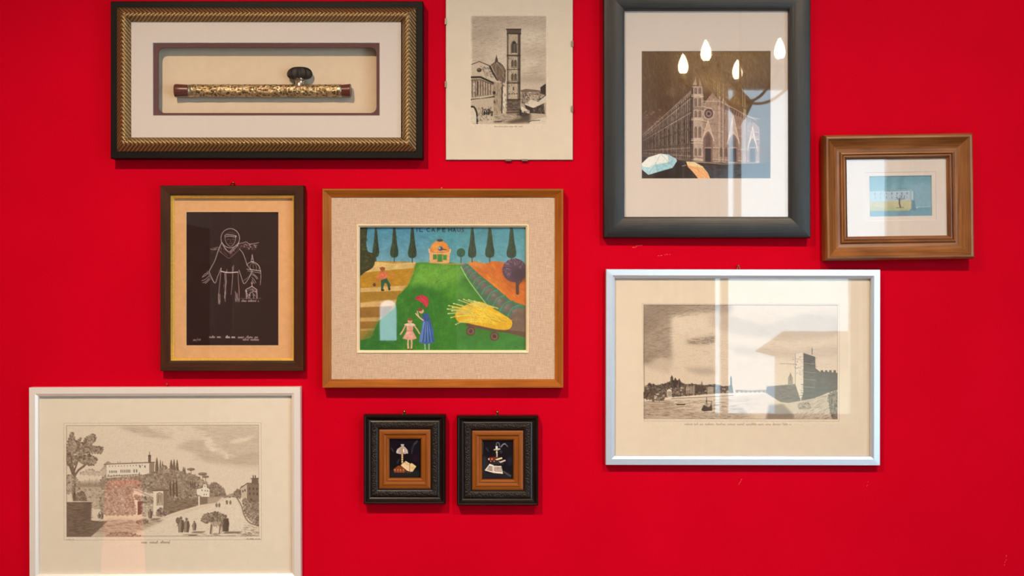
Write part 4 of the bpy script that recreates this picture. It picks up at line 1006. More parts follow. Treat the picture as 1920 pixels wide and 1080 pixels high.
# ---- villa engraving
def figure(a, x, y, h, ink, pap):
    """tiny etched walking figure, feet at (x, y)"""
    a.poly([(x-h*0.16, y), (x-h*0.2, y-h*0.5), (x-h*0.12, y-h*0.78), (x+h*0.14, y-h*0.78), (x+h*0.22, y-h*0.45), (x+h*0.12, y)], (150, 124, 102), 0.9)
    a.poly([(x, y), (x+h*0.02, y-h*0.75), (x+h*0.16, y-h*0.76), (x+h*0.22, y-h*0.45), (x+h*0.14, y)], ink, 0.8)
    a.ell(x, y-h*0.88, h*0.09, h*0.1, (130, 104, 86)); a.line([(x-h*0.1, y-h*0.7), (x-h*0.25, y-h*0.4)], 0.9, ink, 0.8)
    a.line([(x-h*0.14, y), (x-h*0.18, y-h*0.5)], 0.7, ink, 0.7)
def art_villa():
    pap = (234, 206, 178); ink = (98, 74, 58); mid = (162, 132, 108); lt = (218, 188, 160)
    a = Art(118, 790, 494, 1024, (110, 780, 4.3205), pap, 71)
    a.line([(45, 58), (1640, 58), (1640, 1000), (45, 1000)], 0.7, (180, 150, 124), 0.8, closed=True)
    a.rect(65, 75, 1622, 975, (228, 198, 170))
    full = np.zeros((a.h, a.w), np.float32); bb = a._bb([a.c((65, 75)), a.c((1622, 975))], 0)
    p0, p1 = a.c((65, 75)), a.c((1622, 975)); full[int(p0[1]):int(p1[1]), int(p0[0]):int(p1[0])] = 1; a.clip = full
    # sky
    for (P, al) in (([(500, 85), (700, 80), (760, 120), (860, 150), (930, 175), (860, 186), (700, 160), (560, 120)], 0.5),
                    ([(1080, 85), (1622, 78), (1622, 200), (1500, 190), (1400, 220), (1330, 270), (1240, 200), (1180, 120)], 0.42),
                    ([(950, 260), (1040, 210), (1150, 190), (1220, 250), (1290, 300), (1400, 340), (1622, 300), (1622, 400), (1380, 390), (1200, 370), (1100, 300)], 0.50),
                    ([(1330, 240), (1622, 190), (1622, 330), (1420, 330)], 0.45), ([(1100, 330), (1622, 350), (1622, 440), (1300, 400)], 0.2)):
        a.poly(P, (176, 146, 120), al, soft=3.5, smooth=True, hatch=(1.7, 0.1, 0.5))
    a.poly([(1180, 170), (1250, 190), (1230, 240), (1300, 285), (1240, 290), (1190, 250)], (234, 206, 178), 0.8, soft=2); a.poly([(1370, 215), (1440, 190), (1600, 160), (1520, 205), (1420, 225)], (234, 206, 178), 0.8, soft=2); a.poly([(1360, 300), (1380, 345), (1340, 350)], (234, 206, 178), 0.8, soft=1)
    a.scrib([(960, 90), (1615, 85), (1615, 400), (1100, 380)], 420, 12, 0.6, (160, 130, 106), 0.30, 0.03, 0.1); a.scrib([(500, 90), (900, 100), (930, 180), (700, 170)], 90, 12, 0.6, (160, 130, 106), 0.3, 0.1, 0.1); a.scrib([(70, 90), (960, 90), (1000, 330), (360, 330)], 120, 14, 0.5, (190, 160, 134), 0.25, 0.0, 0.08)
    # ground and road
    a.poly([(65, 800), (400, 800), (880, 810), (1240, 700), (1420, 650), (1500, 700), (1622, 890), (1622, 975), (65, 975)], (224, 194, 164))
    a.poly([(660, 930), (860, 830), (1250, 720), (1400, 655), (1440, 680), (1500, 840), (1580, 900), (1500, 975), (700, 975)], (230, 202, 174))
    a.poly([(260, 950), (400, 830), (640, 840), (860, 840), (700, 910), (560, 960), (420, 975)], (172, 142, 116), 0.75, soft=3, hatch=(1.6, 0.3, 0.4)); a.scrib([(300, 930), (420, 840), (860, 840), (650, 940), (420, 970)], 160, 9, 0.8, ink, 0.45, 0.1, 0.2)
    # hillside
    hillp = [(330, 560), (380, 480), (540, 470), (700, 480), (760, 470), (900, 460), (1060, 470), (1140, 500), (1250, 580), (1330, 620), (1330, 650), (1120, 670), (900, 660), (880, 620), (760, 600), (640, 580), (580, 620), (400, 600)]
    a.foliage(hillp, 520, (104, 80, 62), (206, 176, 148), 0.55)
    a.foliage([(160, 560), (340, 560), (340, 720), (270, 740), (160, 600)], 110, (140, 112, 90), (214, 184, 156), 0.5, 0.6)
    a.poly([(65, 560), (180, 545), (350, 560), (340, 580), (170, 580)], (186, 156, 130), 0.7, soft=2)
    for x in range(178, 390, 12):
        h = 62+a.r.uniform(-14, 14); y = 570
        a.poly([(x-4, y), (x-4.5, y-h*0.4), (x, y-h), (x+4.5, y-h*0.4), (x+4, y)], mid, 0.85); a.line([(x+2, y), (x+1, y-h*0.8)], 0.7, ink, 0.6)
    a.foliage([(180, 470), (250, 430), (330, 450), (380, 400), (400, 470), (330, 480)], 40, (150, 122, 98), (220, 190, 162), 0.4, 0.4)
    # villa
    a.poly([(386, 400), (735, 385), (735, 470), (660, 480), (386, 500)], (234, 208, 182)); a.poly([(735, 370), (776, 376), (774, 460), (735, 470)], (156, 128, 104)); a.line([(370, 392), (440, 386), (740, 376), (778, 374)], 1.5, ink, 0.9); a.line([(386, 400), (386, 480)], 0.8, mid)
    a.poly([(368, 388), (400, 364), (430, 380)], mid, 0.9); a.line([(440, 388), (735, 378)], 1.2, (140, 112, 90))
    for i in range(12): a.rect(410+i*24, 402-i*0.8, 418+i*24, 412-i*0.8, mid, 0.9)
    for i in range(5): a.rect(412+i*13, 440, 419+i*13, 460, ink, 0.8)
    for i in range(6): a.rect(502+i*14, 434, 510+i*14, 458, ink, 0.75)
    for x in (612, 632): a.rect(x-5, 432, x+5, 456, ink, 0.75)
    for x in (660, 700): a.rect(x-5, 400, x+5, 418, ink, 0.8)
    for i in range(14): a.ell(405+i*22, 482+a.r.uniform(-4, 4), 9, 8, mid, 0.8)
    a.line([(390, 490), (650, 470)], 1.0, ink, 0.7)
    a.poly([(726, 376), (726, 325), (748, 320), (748, 376)], (120, 94, 76)); a.line([(737, 322), (737, 290)], 1.0, ink); a.ell(737, 322, 13, 7, ink)
    for x in (480, 498, 596): a.poly([(x-4, 388), (x, 358), (x+5, 386)], mid, 0.9)
    def cyps(lst, col=(116, 90, 70)):
        for (x, y0, y1, w) in lst:
            a.poly([(x-w*0.7, y1), (x-w, y1-(y1-y0)*0.35), (x, y0), (x+w, y1-(y1-y0)*0.35), (x+w*0.7, y1)], col, 0.92, smooth=True); a.scrib([(x, y0+8), (x+w, y1-20), (x+w*0.6, y1), (x, y1)], 8, 3, 0.8, (80, 60, 48), 0.6, 1.5, 0.3); a.line([(x-w*0.5, y1), (x-w*0.6, y1-(y1-y0)*0.4)], 0.6, lt, 0.5)
    cyps([(796, 334, 460, 14), (824, 350, 460, 8), (842, 362, 460, 7), (912, 352, 462, 14), (935, 348, 462, 12), (960, 352, 466, 12), (1010, 410, 480, 8), (1022, 414, 480, 7), (655, 450, 560, 9), (535, 500, 570, 8)])
    a.foliage([(745, 470), (800, 455), (850, 402), (890, 430), (1000, 450), (1000, 480), (800, 490)], 60, (110, 84, 66), lt, 0.55)
    for (x, y, r) in ((1072, 432, 32), (1166, 470, 36), (1190, 492, 28)): a.ell(x, y, r, r*0.36, (120, 94, 74), 0.9); a.ell(x-4, y-4, r*0.7, r*0.2, mid, 0.8); a.line([(x, y), (x, y+40)], 1.0, ink, 0.8)
    a.foliage([(690, 490), (760, 458), (830, 470), (880, 520), (860, 580), (760, 590), (660, 560)], 140, (106, 80, 62), (214, 186, 156), 0.5, 0.5); a.foliage([(860, 480), (960, 462), (1100, 480), (1130, 560), (1100, 650), (900, 650), (880, 540)], 170, (100, 76, 58), (208, 178, 150), 0.5, 0.5)
    cyps([(905, 505, 660, 8), (930, 510, 660, 9), (955, 500, 655, 10), (1070, 520, 580, 6), (1086, 515, 580, 6), (1102, 520, 585, 6)], (104, 80, 62))
    a.foliage([(1230, 560), (1280, 545), (1335, 600), (1330, 640), (1230, 650)], 60, (88, 66, 52), (190, 160, 132), 0.6); a.foliage([(1425, 620), (1450, 598), (1475, 612), (1470, 660), (1430, 655)], 24, (88, 66, 52), (180, 150, 124), 0.6); a.foliage([(1380, 640), (1430, 630), (1430, 652), (1340, 660)], 16, (100, 76, 60), lt, 0.5)
    # house on the slope
    a.poly([(1118, 650), (1118, 590), (1165, 580), (1170, 552), (1198, 552), (1200, 578), (1222, 590), (1220, 655)], (236, 210, 184)); a.line([(1118, 590), (1165, 580), (1170, 550), (1198, 550), (1202, 578), (1222, 590)], 1.0, ink, 0.8)
    for (x, y) in ((1184, 568), (1160, 600), (1186, 604), (1205, 606), (1178, 636), (1196, 636)): a.rect(x-4, y-5, x+4, y+6, ink, 0.8)
    # boundary wall, pavilion
    a.poly([(880, 672), (1140, 662), (1140, 720), (1000, 760), (880, 800)], (152, 124, 100)); a.scrib([(880, 675), (1140, 665), (1140, 720), (880, 798)], 260, 6, 0.7, (96, 72, 56), 0.5, 0.0, 0.15); a.foliage([(880, 655), (1000, 650), (1120, 640), (1130, 665), (890, 682)], 60, (96, 72, 56), lt, 0.6)
    a.poly([(1130, 650), (1142, 648), (1142, 722), (1130, 722)], (234, 208, 182)); a.poly([(1142, 660), (1205, 655), (1205, 710), (1142, 720)], (140, 112, 90)); a.poly([(1205, 655), (1330, 650), (1280, 700), (1205, 712)], (170, 140, 114), 0.8)
    a.poly([(590, 590), (640, 580), (768, 640), (768, 680), (700, 650)], (220, 190, 162)); a.line([(585, 590), (640, 605), (768, 662)], 1.2, mid); a.foliage([(620, 640), (700, 655), (770, 665), (770, 700), (690, 700), (640, 680)], 50, (92, 70, 54), lt, 0.6); a.foliage([(640, 560), (720, 560), (780, 590), (740, 620), (640, 590)], 50, (104, 80, 62), lt, 0.5)
    a.poly([(640, 690), (680, 690), (680, 790), (640, 800)], (92, 68, 54)); a.foliage([(680, 710), (768, 700), (768, 800), (685, 800)], 60, (128, 100, 80), (228, 200, 172), 0.6, 0.4)
    a.poly([(768, 604), (880, 600), (876, 805), (768, 800)], (232, 204, 176)); a.poly([(846, 604), (882, 600), (878, 802), (846, 806)], (140, 112, 90)); a.poly([(755, 600), (790, 582), (850, 578), (892, 598), (882, 606), (768, 608)], (150, 120, 96)); a.line([(755, 602), (892, 600)], 1.4, ink); a.rect(796, 624, 840, 722, (190, 160, 132)); a.line([(796, 722), (796, 630), (818, 618), (840, 630), (840, 722)], 1.0, ink, 0.8); a.line([(812, 640), (806, 700)], 2, ink, 0.6); a.line([(826, 640), (826, 690)], 1.5, ink, 0.5)
    a.foliage([(800, 770), (820, 748), (860, 760), (862, 800), (800, 805)], 18, ink, lt, 0.6)
    # great bush
    bush = [(330, 690), (380, 590), (440, 550), (520, 580), (590, 620), (612, 700), (620, 790), (480, 800), (360, 790)]
    a.foliage(bush, 420, (112, 84, 66), (218, 190, 160), 0.55, 0.8)
    a.foliage([(380, 540), (450, 500), (560, 520), (650, 480), (660, 540), (560, 590), (420, 570)], 140, (110, 84, 66), lt, 0.5, 0.6)
    # tree at the left
    a.line([(128, 690), (120, 600), (126, 520), (118, 450), (100, 380), (88, 300)], 7.5, (128, 102, 82), 1, True); a.line([(114, 690), (106, 610), (116, 520), (110, 450)], 2.4, (206, 178, 150), 0.9, True); a.line([(134, 690), (130, 600), (134, 510)], 2.4, (80, 60, 46), 0.9, True)
    a.line([(122, 500), (160, 440), (210, 400), (250, 350)], 4.0, (128, 102, 82), 1, True); a.line([(118, 470), (150, 380), (170, 300)], 3.0, (120, 94, 76), 1, True); a.line([(116, 470), (90, 400), (80, 330)], 2.6, (120, 94, 76), 1, True)
    for P, n in (([(66, 260), (90, 160), (120, 138), (140, 200), (180, 180), (170, 260), (130, 300), (80, 330)], 120), ([(190, 230), (230, 170), (290, 150), (300, 200), (260, 240), (330, 250), (358, 260), (340, 300), (250, 300), (200, 290)], 140), ([(190, 330), (250, 310), (310, 350), (280, 395), (210, 390), (170, 360)], 80), ([(66, 330), (110, 320), (160, 330), (140, 390), (80, 400)], 60), ([(150, 260), (200, 260), (210, 330), (150, 330)], 50)):
        a.foliage(P, n, (98, 74, 58), (196, 166, 138), 0.6, 0.62)
    a.foliage([(66, 490), (110, 480), (170, 530), (160, 600), (66, 620)], 70, (110, 86, 68), lt, 0.5, 0.6)
    a.foliage([(130, 640), (190, 610), (220, 650), (215, 690), (140, 690)], 50, (92, 70, 54), (170, 140, 114), 0.6)
    a.poly([(65, 690), (268, 690), (262, 840), (330, 850), (400, 845), (300, 940), (260, 975), (65, 975)], (132, 106, 86)); a.scrib([(65, 692), (264, 692), (262, 970), (65, 970)], 420, 8, 0.8, (86, 64, 50), 0.5, 0.0, 0.12); a.line([(65, 690), (268, 690)], 1.6, (232, 206, 178), 0.9); a.scrib([(262, 845), (400, 845), (280, 960)], 60, 8, 0.8, (100, 76, 60), 0.5, -0.4, 0.2)
    a.poly([(200, 695), (266, 695), (262, 840), (210, 840)], (112, 88, 70), 0.6, soft=2)
    a.foliage([(420, 950), (520, 935), (640, 960), (640, 975), (400, 975)], 40, (96, 72, 56), lt, 0.6); a.foliage([(640, 850), (700, 835), (720, 850), (700, 866), (640, 866)], 14, ink, lt, 0.6)
    # house at the right
    a.poly([(1475, 570), (1530, 550), (1622, 555), (1622, 700), (1560, 700), (1500, 680), (1475, 640)], (138, 110, 88)); a.poly([(1475, 575), (1524, 548), (1524, 690), (1478, 660)], (206, 176, 148)); a.line([(1470, 585), (1528, 545), (1622, 552)], 1.6, ink); a.poly([(1560, 550), (1564, 506), (1616, 508), (1616, 552)], (120, 94, 76)); a.line([(1555, 508), (1620, 506)], 1.4, ink)
    for x in (1575, 1592): a.line([(x, 505), (x, 485)], 2.0, ink)
    for (x, y) in ((1545, 590), (1575, 590), (1605, 592), (1548, 630), (1578, 630), (1606, 632), (1490, 610), (1508, 602)): a.rect(x-6, y-9, x+6, y+9, (80, 60, 46), 0.8)
    a.foliage([(1490, 690), (1540, 670), (1600, 700), (1622, 740), (1622, 880), (1560, 850), (1510, 790)], 170, (88, 66, 52), (200, 170, 142), 0.6); a.line([(1440, 660), (1480, 730), (1500, 800), (1540, 860), (1615, 890)], 1.8, (110, 86, 68), 0.9, True); a.scrib([(1510, 860), (1615, 900), (1615, 970), (1480, 970)], 60, 7, 0.8, ink, 0.5, 0.2, 0.2)
    # people, mule with hay
    for (x, y, h) in ((990, 940, 130), (1035, 940, 120), (1098, 925, 80), (1278, 738, 38), (1300, 738, 38), (1362, 716, 34), (1390, 716, 36), (742, 828, 80), (350, 832, 60), (328, 826, 50), (820, 800, 50), (848, 800, 40)): figure(a, x, y, h, ink, pap)
    a.ell(965, 845, 18, 26, (120, 94, 76), 0.9); a.ell(1360, 690, 10, 8, ink, 0.6)
    a.poly([(1220, 950), (1230, 860), (1200, 850), (1215, 820), (1280, 810), (1330, 830), (1345, 870), (1330, 930), (1316, 950), (1310, 890), (1250, 890), (1244, 950)], (196, 166, 138)); a.line([(1228, 950), (1236, 880)], 2.4, ink, 0.8); a.line([(1300, 950), (1308, 880)], 2.4, ink, 0.8); a.scrib([(1225, 850), (1340, 830), (1330, 900), (1230, 900)], 50, 5, 0.8, ink, 0.6, 1.4, 0.4)
    a.foliage([(1155, 840), (1180, 800), (1250, 780), (1320, 790), (1350, 830), (1300, 850), (1220, 850), (1190, 865)], 90, (76, 56, 44), (200, 170, 140), 0.6)
    figure(a, 1350, 935, 140, ink, pap); a.poly([(1326, 935), (1334, 830), (1375, 830), (1376, 930)], (88, 66, 52), 0.8)
    for (x0, x1, y) in ((1330, 1490, 940), (1070, 1190, 938), (1040, 1130, 962), (740, 830, 832)): a.poly([(x0, y+8), (x0+20, y-4), (x1, y-6), (x1-30, y+8)], (106, 82, 64), 0.85, soft=1)
    a.scrib([(700, 930), (1000, 780), (1400, 670), (1480, 840), (1500, 965), (720, 970)], 160, 6, 0.6, (170, 140, 114), 0.4, -0.2, 0.4)
    a.scrib([(1000, 952), (1500, 945), (1610, 972), (1000, 974)], 50, 10, 0.8, ink, 0.5, 0.0, 0.1)
    a.rect(65, 966, 1622, 975, ink, 0.25); a.line([(66, 76), (66, 974)], 0.8, ink, 0.7); a.line([(66, 77), (1621, 77)], 0.8, ink, 0.6); a.line([(1621, 76), (1621, 974)], 0.8, ink, 0.7)
    a.clip = None
    a.script(668, 902, 1028, 12, 0.8, (130, 104, 84), 0.75, (3, 6)); a.script(62, 130, 998, 5, 0.5, (150, 122, 100), 0.6); a.script(1520, 1630, 998, 5, 0.6, (120, 96, 78), 0.7)
    a.grain(1.2, 0.05, 2)
    return a

# ---- river engraving
def art_river():
    pap = (236, 208, 178); ink = (66, 50, 42); mid = (140, 114, 94); lt = (222, 194, 164)
    a = Art(1202, 567, 1575, 800, (1190, 560, 4.32), pap, 81)
    a.line([(62, 42), (1655, 42), (1655, 990), (80, 990)], 0.7, (170, 142, 118), 0.7, closed=True)
    full = np.zeros((a.h, a.w), np.float32); p0, p1 = a.c((74, 52)), a.c((1643, 975)); full[int(p0[1]):int(p1[1]), int(p0[0]):int(p1[0])] = 1; a.clip = full
    a.rect(70, 50, 1650, 980, (226, 196, 166))
    for (P, al) in (([(70, 50), (700, 50), (780, 60), (760, 120), (560, 110), (400, 130), (300, 150), (300, 220), (290, 330), (300, 480), (200, 470), (70, 520)], 0.62),
                    ([(70, 50), (420, 50), (300, 110), (200, 200), (70, 300)], 0.35), ([(410, 350), (520, 330), (640, 300), (640, 330), (560, 372), (440, 365)], 0.55), ([(420, 570), (560, 560), (650, 575), (640, 610), (520, 610)], 0.45),
                    ([(70, 480), (260, 460), (310, 490), (280, 600), (220, 590), (120, 560)], 0.25), ([(600, 150), (700, 120), (900, 180), (1100, 200), (1400, 120), (1640, 160), (1640, 300), (1200, 330), (800, 280), (620, 220)], 0.25), ([(800, 380), (1300, 420), (1600, 380), (1600, 470), (900, 460)], 0.2)):
        a.poly(P, (122, 98, 80), al, soft=4, smooth=True, hatch=(1.7, 0.15, 0.5))
    a.scrib([(75, 55), (760, 55), (600, 120), (310, 160), (300, 470), (75, 520)], 700, 10, 0.7, (96, 76, 62), 0.30, -0.1, 0.35); a.scrib([(310, 150), (1640, 100), (1640, 560), (310, 600)], 420, 14, 0.6, (150, 122, 100), 0.28, 0.0, 0.12)
    a.scrib([(415, 335), (640, 305), (640, 375), (450, 370)], 60, 9, 0.9, (90, 70, 58), 0.5, -0.05, 0.15)
    a.poly([(310, 140), (480, 140), (620, 160), (600, 260), (420, 280), (320, 320), (300, 250)], (236, 208, 180), 0.5, soft=6)
    # water
    a.poly([(70, 790), (1643, 760), (1643, 980), (70, 980)], (222, 192, 162)); a.poly([(70, 830), (300, 820), (300, 880), (560, 930), (900, 920), (1000, 975), (70, 975)], (176, 146, 120), 0.85, soft=4, hatch=(1.9, 0.0, 0.6)); a.scrib([(75, 830), (700, 820), (900, 900), (900, 970), (75, 970)], 420, 10, 0.8, (104, 82, 66), 0.5, 0.0, 0.08); a.scrib([(300, 830), (1000, 800), (1000, 900), (500, 910)], 120, 10, 0.6, (150, 122, 100), 0.5, 0.0, 0.06)
    for x in range(360, 480, 16): a.line([(x, 820), (x+2, 870)], 0.8, (180, 150, 124), 0.6)
    # far bank and bridge
    a.poly([(80, 815), (400, 790), (800, 770), (1050, 745), (1050, 765), (800, 790), (400, 805), (80, 830)], (236, 210, 182)); a.line([(300, 808), (560, 796), (800, 782)], 1.0, ink, 0.8); a.line([(820, 742), (940, 748), (1060, 742)], 3.0, (160, 132, 108), 0.9)
    for x in range(830, 1050, 36): a.ell(x, 758, 12, 12, (110, 86, 70), 0.8, a0=PI, a1=2*PI)
    town = [(80, 710), (120, 690), (180, 700), (250, 690), (300, 660), (360, 660), (400, 690), (480, 690), (560, 700), (650, 690), (720, 710), (790, 700), (800, 760), (600, 770), (400, 790), (250, 800), (80, 800)]
    a.poly(town, (92, 72, 58), 0.9); a.blobs(town, 240, 1.2, 3.4, [(54, 40, 34), (70, 54, 44), (120, 96, 78), (206, 178, 148), (228, 200, 170)], 0.75); a.scrib(town, 220, 3, 0.9, (46, 34, 28), 0.7, 1.5, 0.5)
    for (x, y0, w) in ((302, 625, 11), (330, 642, 10), (362, 650, 9), (545, 672, 4), (780, 630, 6), (318, 665, 20), (132, 690, 10), (180, 708, 8)):
        a.poly([(x-w, 720), (x-w, y0+14), (x, y0-6), (x+w, y0+14), (x+w, 720)], (64, 48, 40), 0.95); a.line([(x-w*0.5, 715), (x-w*0.5, y0+16)], 0.8, (190, 162, 134), 0.6)
    for x in range(420, 480, 14): a.rect(x, 710, x+7, 770, (220, 192, 162), 0.7)
    a.poly([(262, 740), (300, 722), (300, 800), (264, 796)], (232, 204, 174)); 
    for x in (272, 283, 294): a.line([(x, 752), (x, 790)], 1.2, ink, 0.9)
    a.line([(258, 742), (282, 724), (304, 742)], 1.2, ink)
    a.rect(500, 700, 560, 750, (80, 62, 50), 0.8); a.rect(590, 712, 640, 765, (200, 172, 144), 0.7); a.line([(585, 712), (615, 698), (645, 712)], 1.0, ink)
    a.foliage([(80, 760), (150, 740), (240, 760), (240, 810), (180, 825), (80, 805)], 70, (52, 40, 32), (150, 122, 98), 0.7)
    a.blobs([(160, 770), (250, 770), (250, 810), (160, 820)], 12, 1.5, 3, [(232, 204, 174)], 0.8)
    # boats
    a.poly([(335, 852), (420, 850), (405, 862), (345, 862)], (60, 46, 38)); a.line([(583, 800), (583, 900)], 1.0, ink); a.poly([(540, 900), (560, 860), (600, 880), (625, 850), (630, 905), (560, 912)], (78, 60, 50)); a.line([(560, 900), (583, 815), (600, 890)], 0.8, ink, 0.7); a.line([(622, 830), (626, 900)], 1.0, ink)
    # tower and wall on the right
    a.poly([(1170, 700), (1300, 690), (1345, 830), (1300, 850), (1180, 835), (1060, 760), (1070, 710)], (120, 98, 82)); a.scrib([(1070, 710), (1300, 695), (1340, 830), (1180, 830)], 160, 8, 0.8, (80, 62, 52), 0.5, 0.05, 0.15)
    a.poly([(1240, 640), (1262, 600), (1280, 640), (1280, 700), (1240, 700)], (150, 124, 102), 0.9); a.line([(1260, 600), (1260, 660)], 1.0, ink, 0.8)
    a.poly([(1300, 445), (1365, 438), (1365, 760), (1345, 822), (1300, 690)], (228, 202, 174)); a.line([(1300, 445), (1300, 690)], 0.9, mid); a.blobs([(1280, 460), (1350, 460), (1350, 620), (1290, 620)], 26, 1, 2.2, [(110, 86, 70), (150, 122, 100)], 0.6); a.line([(1175, 525), (1300, 528)], 1.0, mid, 0.8)
    a.poly([(1365, 438), (1460, 470), (1465, 700), (1460, 830), (1345, 822), (1365, 760)], (96, 78, 66)); a.scrib([(1365, 445), (1460, 475), (1465, 820), (1350, 820)], 220, 8, 0.8, (60, 46, 38), 0.5, 0.05, 0.12); a.line([(1435, 400), (1435, 450)], 1.2, ink); 
    for y in (520, 590, 650, 710): a.line([(1368, y), (1462, y+10)], 0.9, (180, 154, 130), 0.6)
    a.poly([(1460, 560), (1500, 590), (1560, 590), (1643, 600), (1643, 740), (1460, 800)], (92, 72, 58)); 
    for x in range(1505, 1640, 34): a.rect(x, 578, x+20, 606, (80, 62, 50))
    a.scrib([(1465, 600), (1640, 610), (1640, 735), (1465, 790)], 180, 7, 0.8, (56, 42, 36), 0.5, 0.1, 0.2)
    a.poly([(1345, 825), (1470, 800), (1560, 760), (1643, 735), (1643, 975), (1300, 975), (1080, 975), (1090, 870), (1200, 850)], (206, 178, 148)); a.poly([(1090, 860), (1200, 850), (1290, 940), (1290, 975), (1060, 975)], (130, 106, 88), 0.8, soft=2); a.scrib([(1345, 830), (1640, 750), (1640, 970), (1300, 970)], 240, 8, 0.8, (110, 88, 72), 0.5, -0.35, 0.3)
    a.foliage([(1570, 780), (1643, 760), (1643, 970), (1600, 960), (1580, 880)], 80, (60, 46, 38), (180, 152, 124), 0.7); a.foliage([(1330, 850), (1400, 840), (1420, 880), (1340, 890)], 24, (96, 76, 62), lt, 0.5); figure(a, 1588, 850, 60, ink, pap)
    a.line([(75, 53), (1642, 53)], 0.9, ink, 0.7); a.line([(75, 53), (82, 974)], 0.9, ink, 0.7); a.line([(1642, 53), (1642, 974)], 0.9, ink, 0.8); a.line([(82, 974), (1642, 974)], 0.9, ink, 0.8)
    a.clip = None
    a.script(405, 1270, 1022, 10, 0.7, (150, 122, 100), 0.6, (3, 8))
    a.grain(1.2, 0.05, 2)
    return a
# ------------------------------------------------------------------ framed things on the wall
class Frame:
    """a thing hung on the wall; pixel boxes of the photograph are turned into metres at their own depth"""
    def __init__(s, name, px, T, label, cat='picture', roll=0.0, group=None):
        x0, y0, x1, y1 = px
        s.T = T
        s.cx, s.cz = wx((x0+x1)/2, T), wz((y0+y1)/2, T)
        s.root = empty(name, (s.cx, 0, s.cz), roll)
        tag(s.root, label, cat, group)
        s.W = wx(x1, T) - wx(x0, T); s.H = wz(y0, T) - wz(y1, T)
    def lx(s, px, t): return wx(px, t) - s.cx
    def lz(s, py, t): return wz(py, t) - s.cz
    def rails(s, prof, m, name='frame_rail', W=None, H=None, base=0.0, smooth=32, at=(0, 0), mats=None, idx=None):
        """four mitred mouldings; prof = [(inset m, height off the wall m)]"""
        W = W or s.W; H = H or s.H
        ms = mats or [m]
        L = [0.0]
        for i in range(1, len(prof)):
            L.append(L[-1] + math.hypot(prof[i][0]-prof[i-1][0], prof[i][1]-prof[i-1][1]))
        n = len(prof)
        for side in range(4):
            V, F, U, MI = [], [], [], []
            for e in (-1, 1):
                for (a, h) in prof:
                    if side == 0: p = (e*(W/2-a), -h-base, H/2-a)
                    elif side == 1: p = (e*(W/2-a), -h-base, -H/2+a)
                    elif side == 2: p = (-W/2+a, -h-base, e*(H/2-a))
                    else: p = (W/2-a, -h-base, e*(H/2-a))
                    V.append((p[0]+at[0], p[1], p[2]+at[1]))
            ul = [(-1)*((W if side < 2 else H)/2 - a) + side*0.37 for a, h in prof]
            ur = [((W if side < 2 else H)/2 - a) + side*0.37 for a, h in prof]
            for i in range(n-1):
                F.append((i, i+1, n+i+1, n+i))
                U.append([(ul[i], L[i]), (ul[i+1], L[i+1]), (ur[i+1], L[i+1]), (ur[i], L[i])])
                MI.append(idx[i] if idx else 0)
            F.append((n-1, 0, n, 2*n-1)); U.append([(0, 0)]*4); MI.append(0)
            F.append(tuple(range(n))); U.append([(0, 0)]*n); MI.append(0)
            F.append(tuple(range(n, 2*n))); U.append([(0, 0)]*n); MI.append(0)
            mesh_obj(name, V, F, ms, s.root, mat_idx=MI, uvs=U, smooth=smooth)
    def slab(s, name, px, t0, t1, m):
        x0, y0, x1, y1 = px
        return box(name, s.lx(x0, t1), s.lx(x1, t1), -t1, -t0, s.lz(y1, t1), s.lz(y0, t1), m, s.root)
    def glass(s, px, t, th=0.002):
        return s.slab('glass_pane', px, t, t+th, M['glass'])
    def mat(s, name, outer, inner, t0, t1, m, core=None, bevel=0.0012, rad=0.0):
        """window mat: board with a bevelled opening (rounded corners if rad px)"""
        ox0, oy0, ox1, oy1 = outer; ix0, iy0, ix1, iy1 = inner
        X0, X1, Z0, Z1 = s.lx(ix0, t1), s.lx(ix1, t1), s.lz(iy1, t1), s.lz(iy0, t1)
        O = [(s.lx(ox0, t1), s.lz(oy1, t1)), (s.lx(ox1, t1), s.lz(oy1, t1)), (s.lx(ox1, t1), s.lz(oy0, t1)), (s.lx(ox0, t1), s.lz(oy0, t1))]
        q = 6 if rad else 1
        r = rad * S
        inn, out = [], []
        for k, (cx, cz, a0) in enumerate(((X0+r, Z0+r, PI), (X1-r, Z0+r, 1.5*PI), (X1-r, Z1-r, 0), (X0+r, Z1-r, 0.5*PI))):
            for i in range(q):
                a = a0 + (0.5*PI*i/(q-1) if q > 1 else 0)
                inn.append((cx + r*math.cos(a), cz + r*math.sin(a)) if rad else (cx, cz)); out.append(O[k])
        N = len(inn)
        mx, mz = (X0+X1)/2, (Z0+Z1)/2
        def shrink(p): return (p[0] - bevel*(1 if p[0] > mx else -1), p[1] - bevel*(1 if p[1] > mz else -1))
        V = [(x, -t1, z) for x, z in out] + [(x, -t1, z) for x, z in inn] + [(shrink(p)[0], -t0, shrink(p)[1]) for p in inn] + [(x, -t0, z) for x, z in out]
        F, MI = [], []
        for i in range(N):
            j = (i+1) % N
            if out[i] == out[j]:
                F.append((i, N+i, N+j)); MI.append(0)
            else:
                F.append((i, N+i, N+j, j)); MI.append(0)
                F.append((i, j, 3*N+j, 3*N+i)); MI.append(0)
            F.append((N+i, 2*N+i, 2*N+j, N+j)); MI.append(1)
        return mesh_obj(name, V, F, [m, core or m], s.root, mat_idx=MI)
    def art(s, a, t, m, name='print', tint=None):
        return art_grid(name, a, s, t, m, tint)

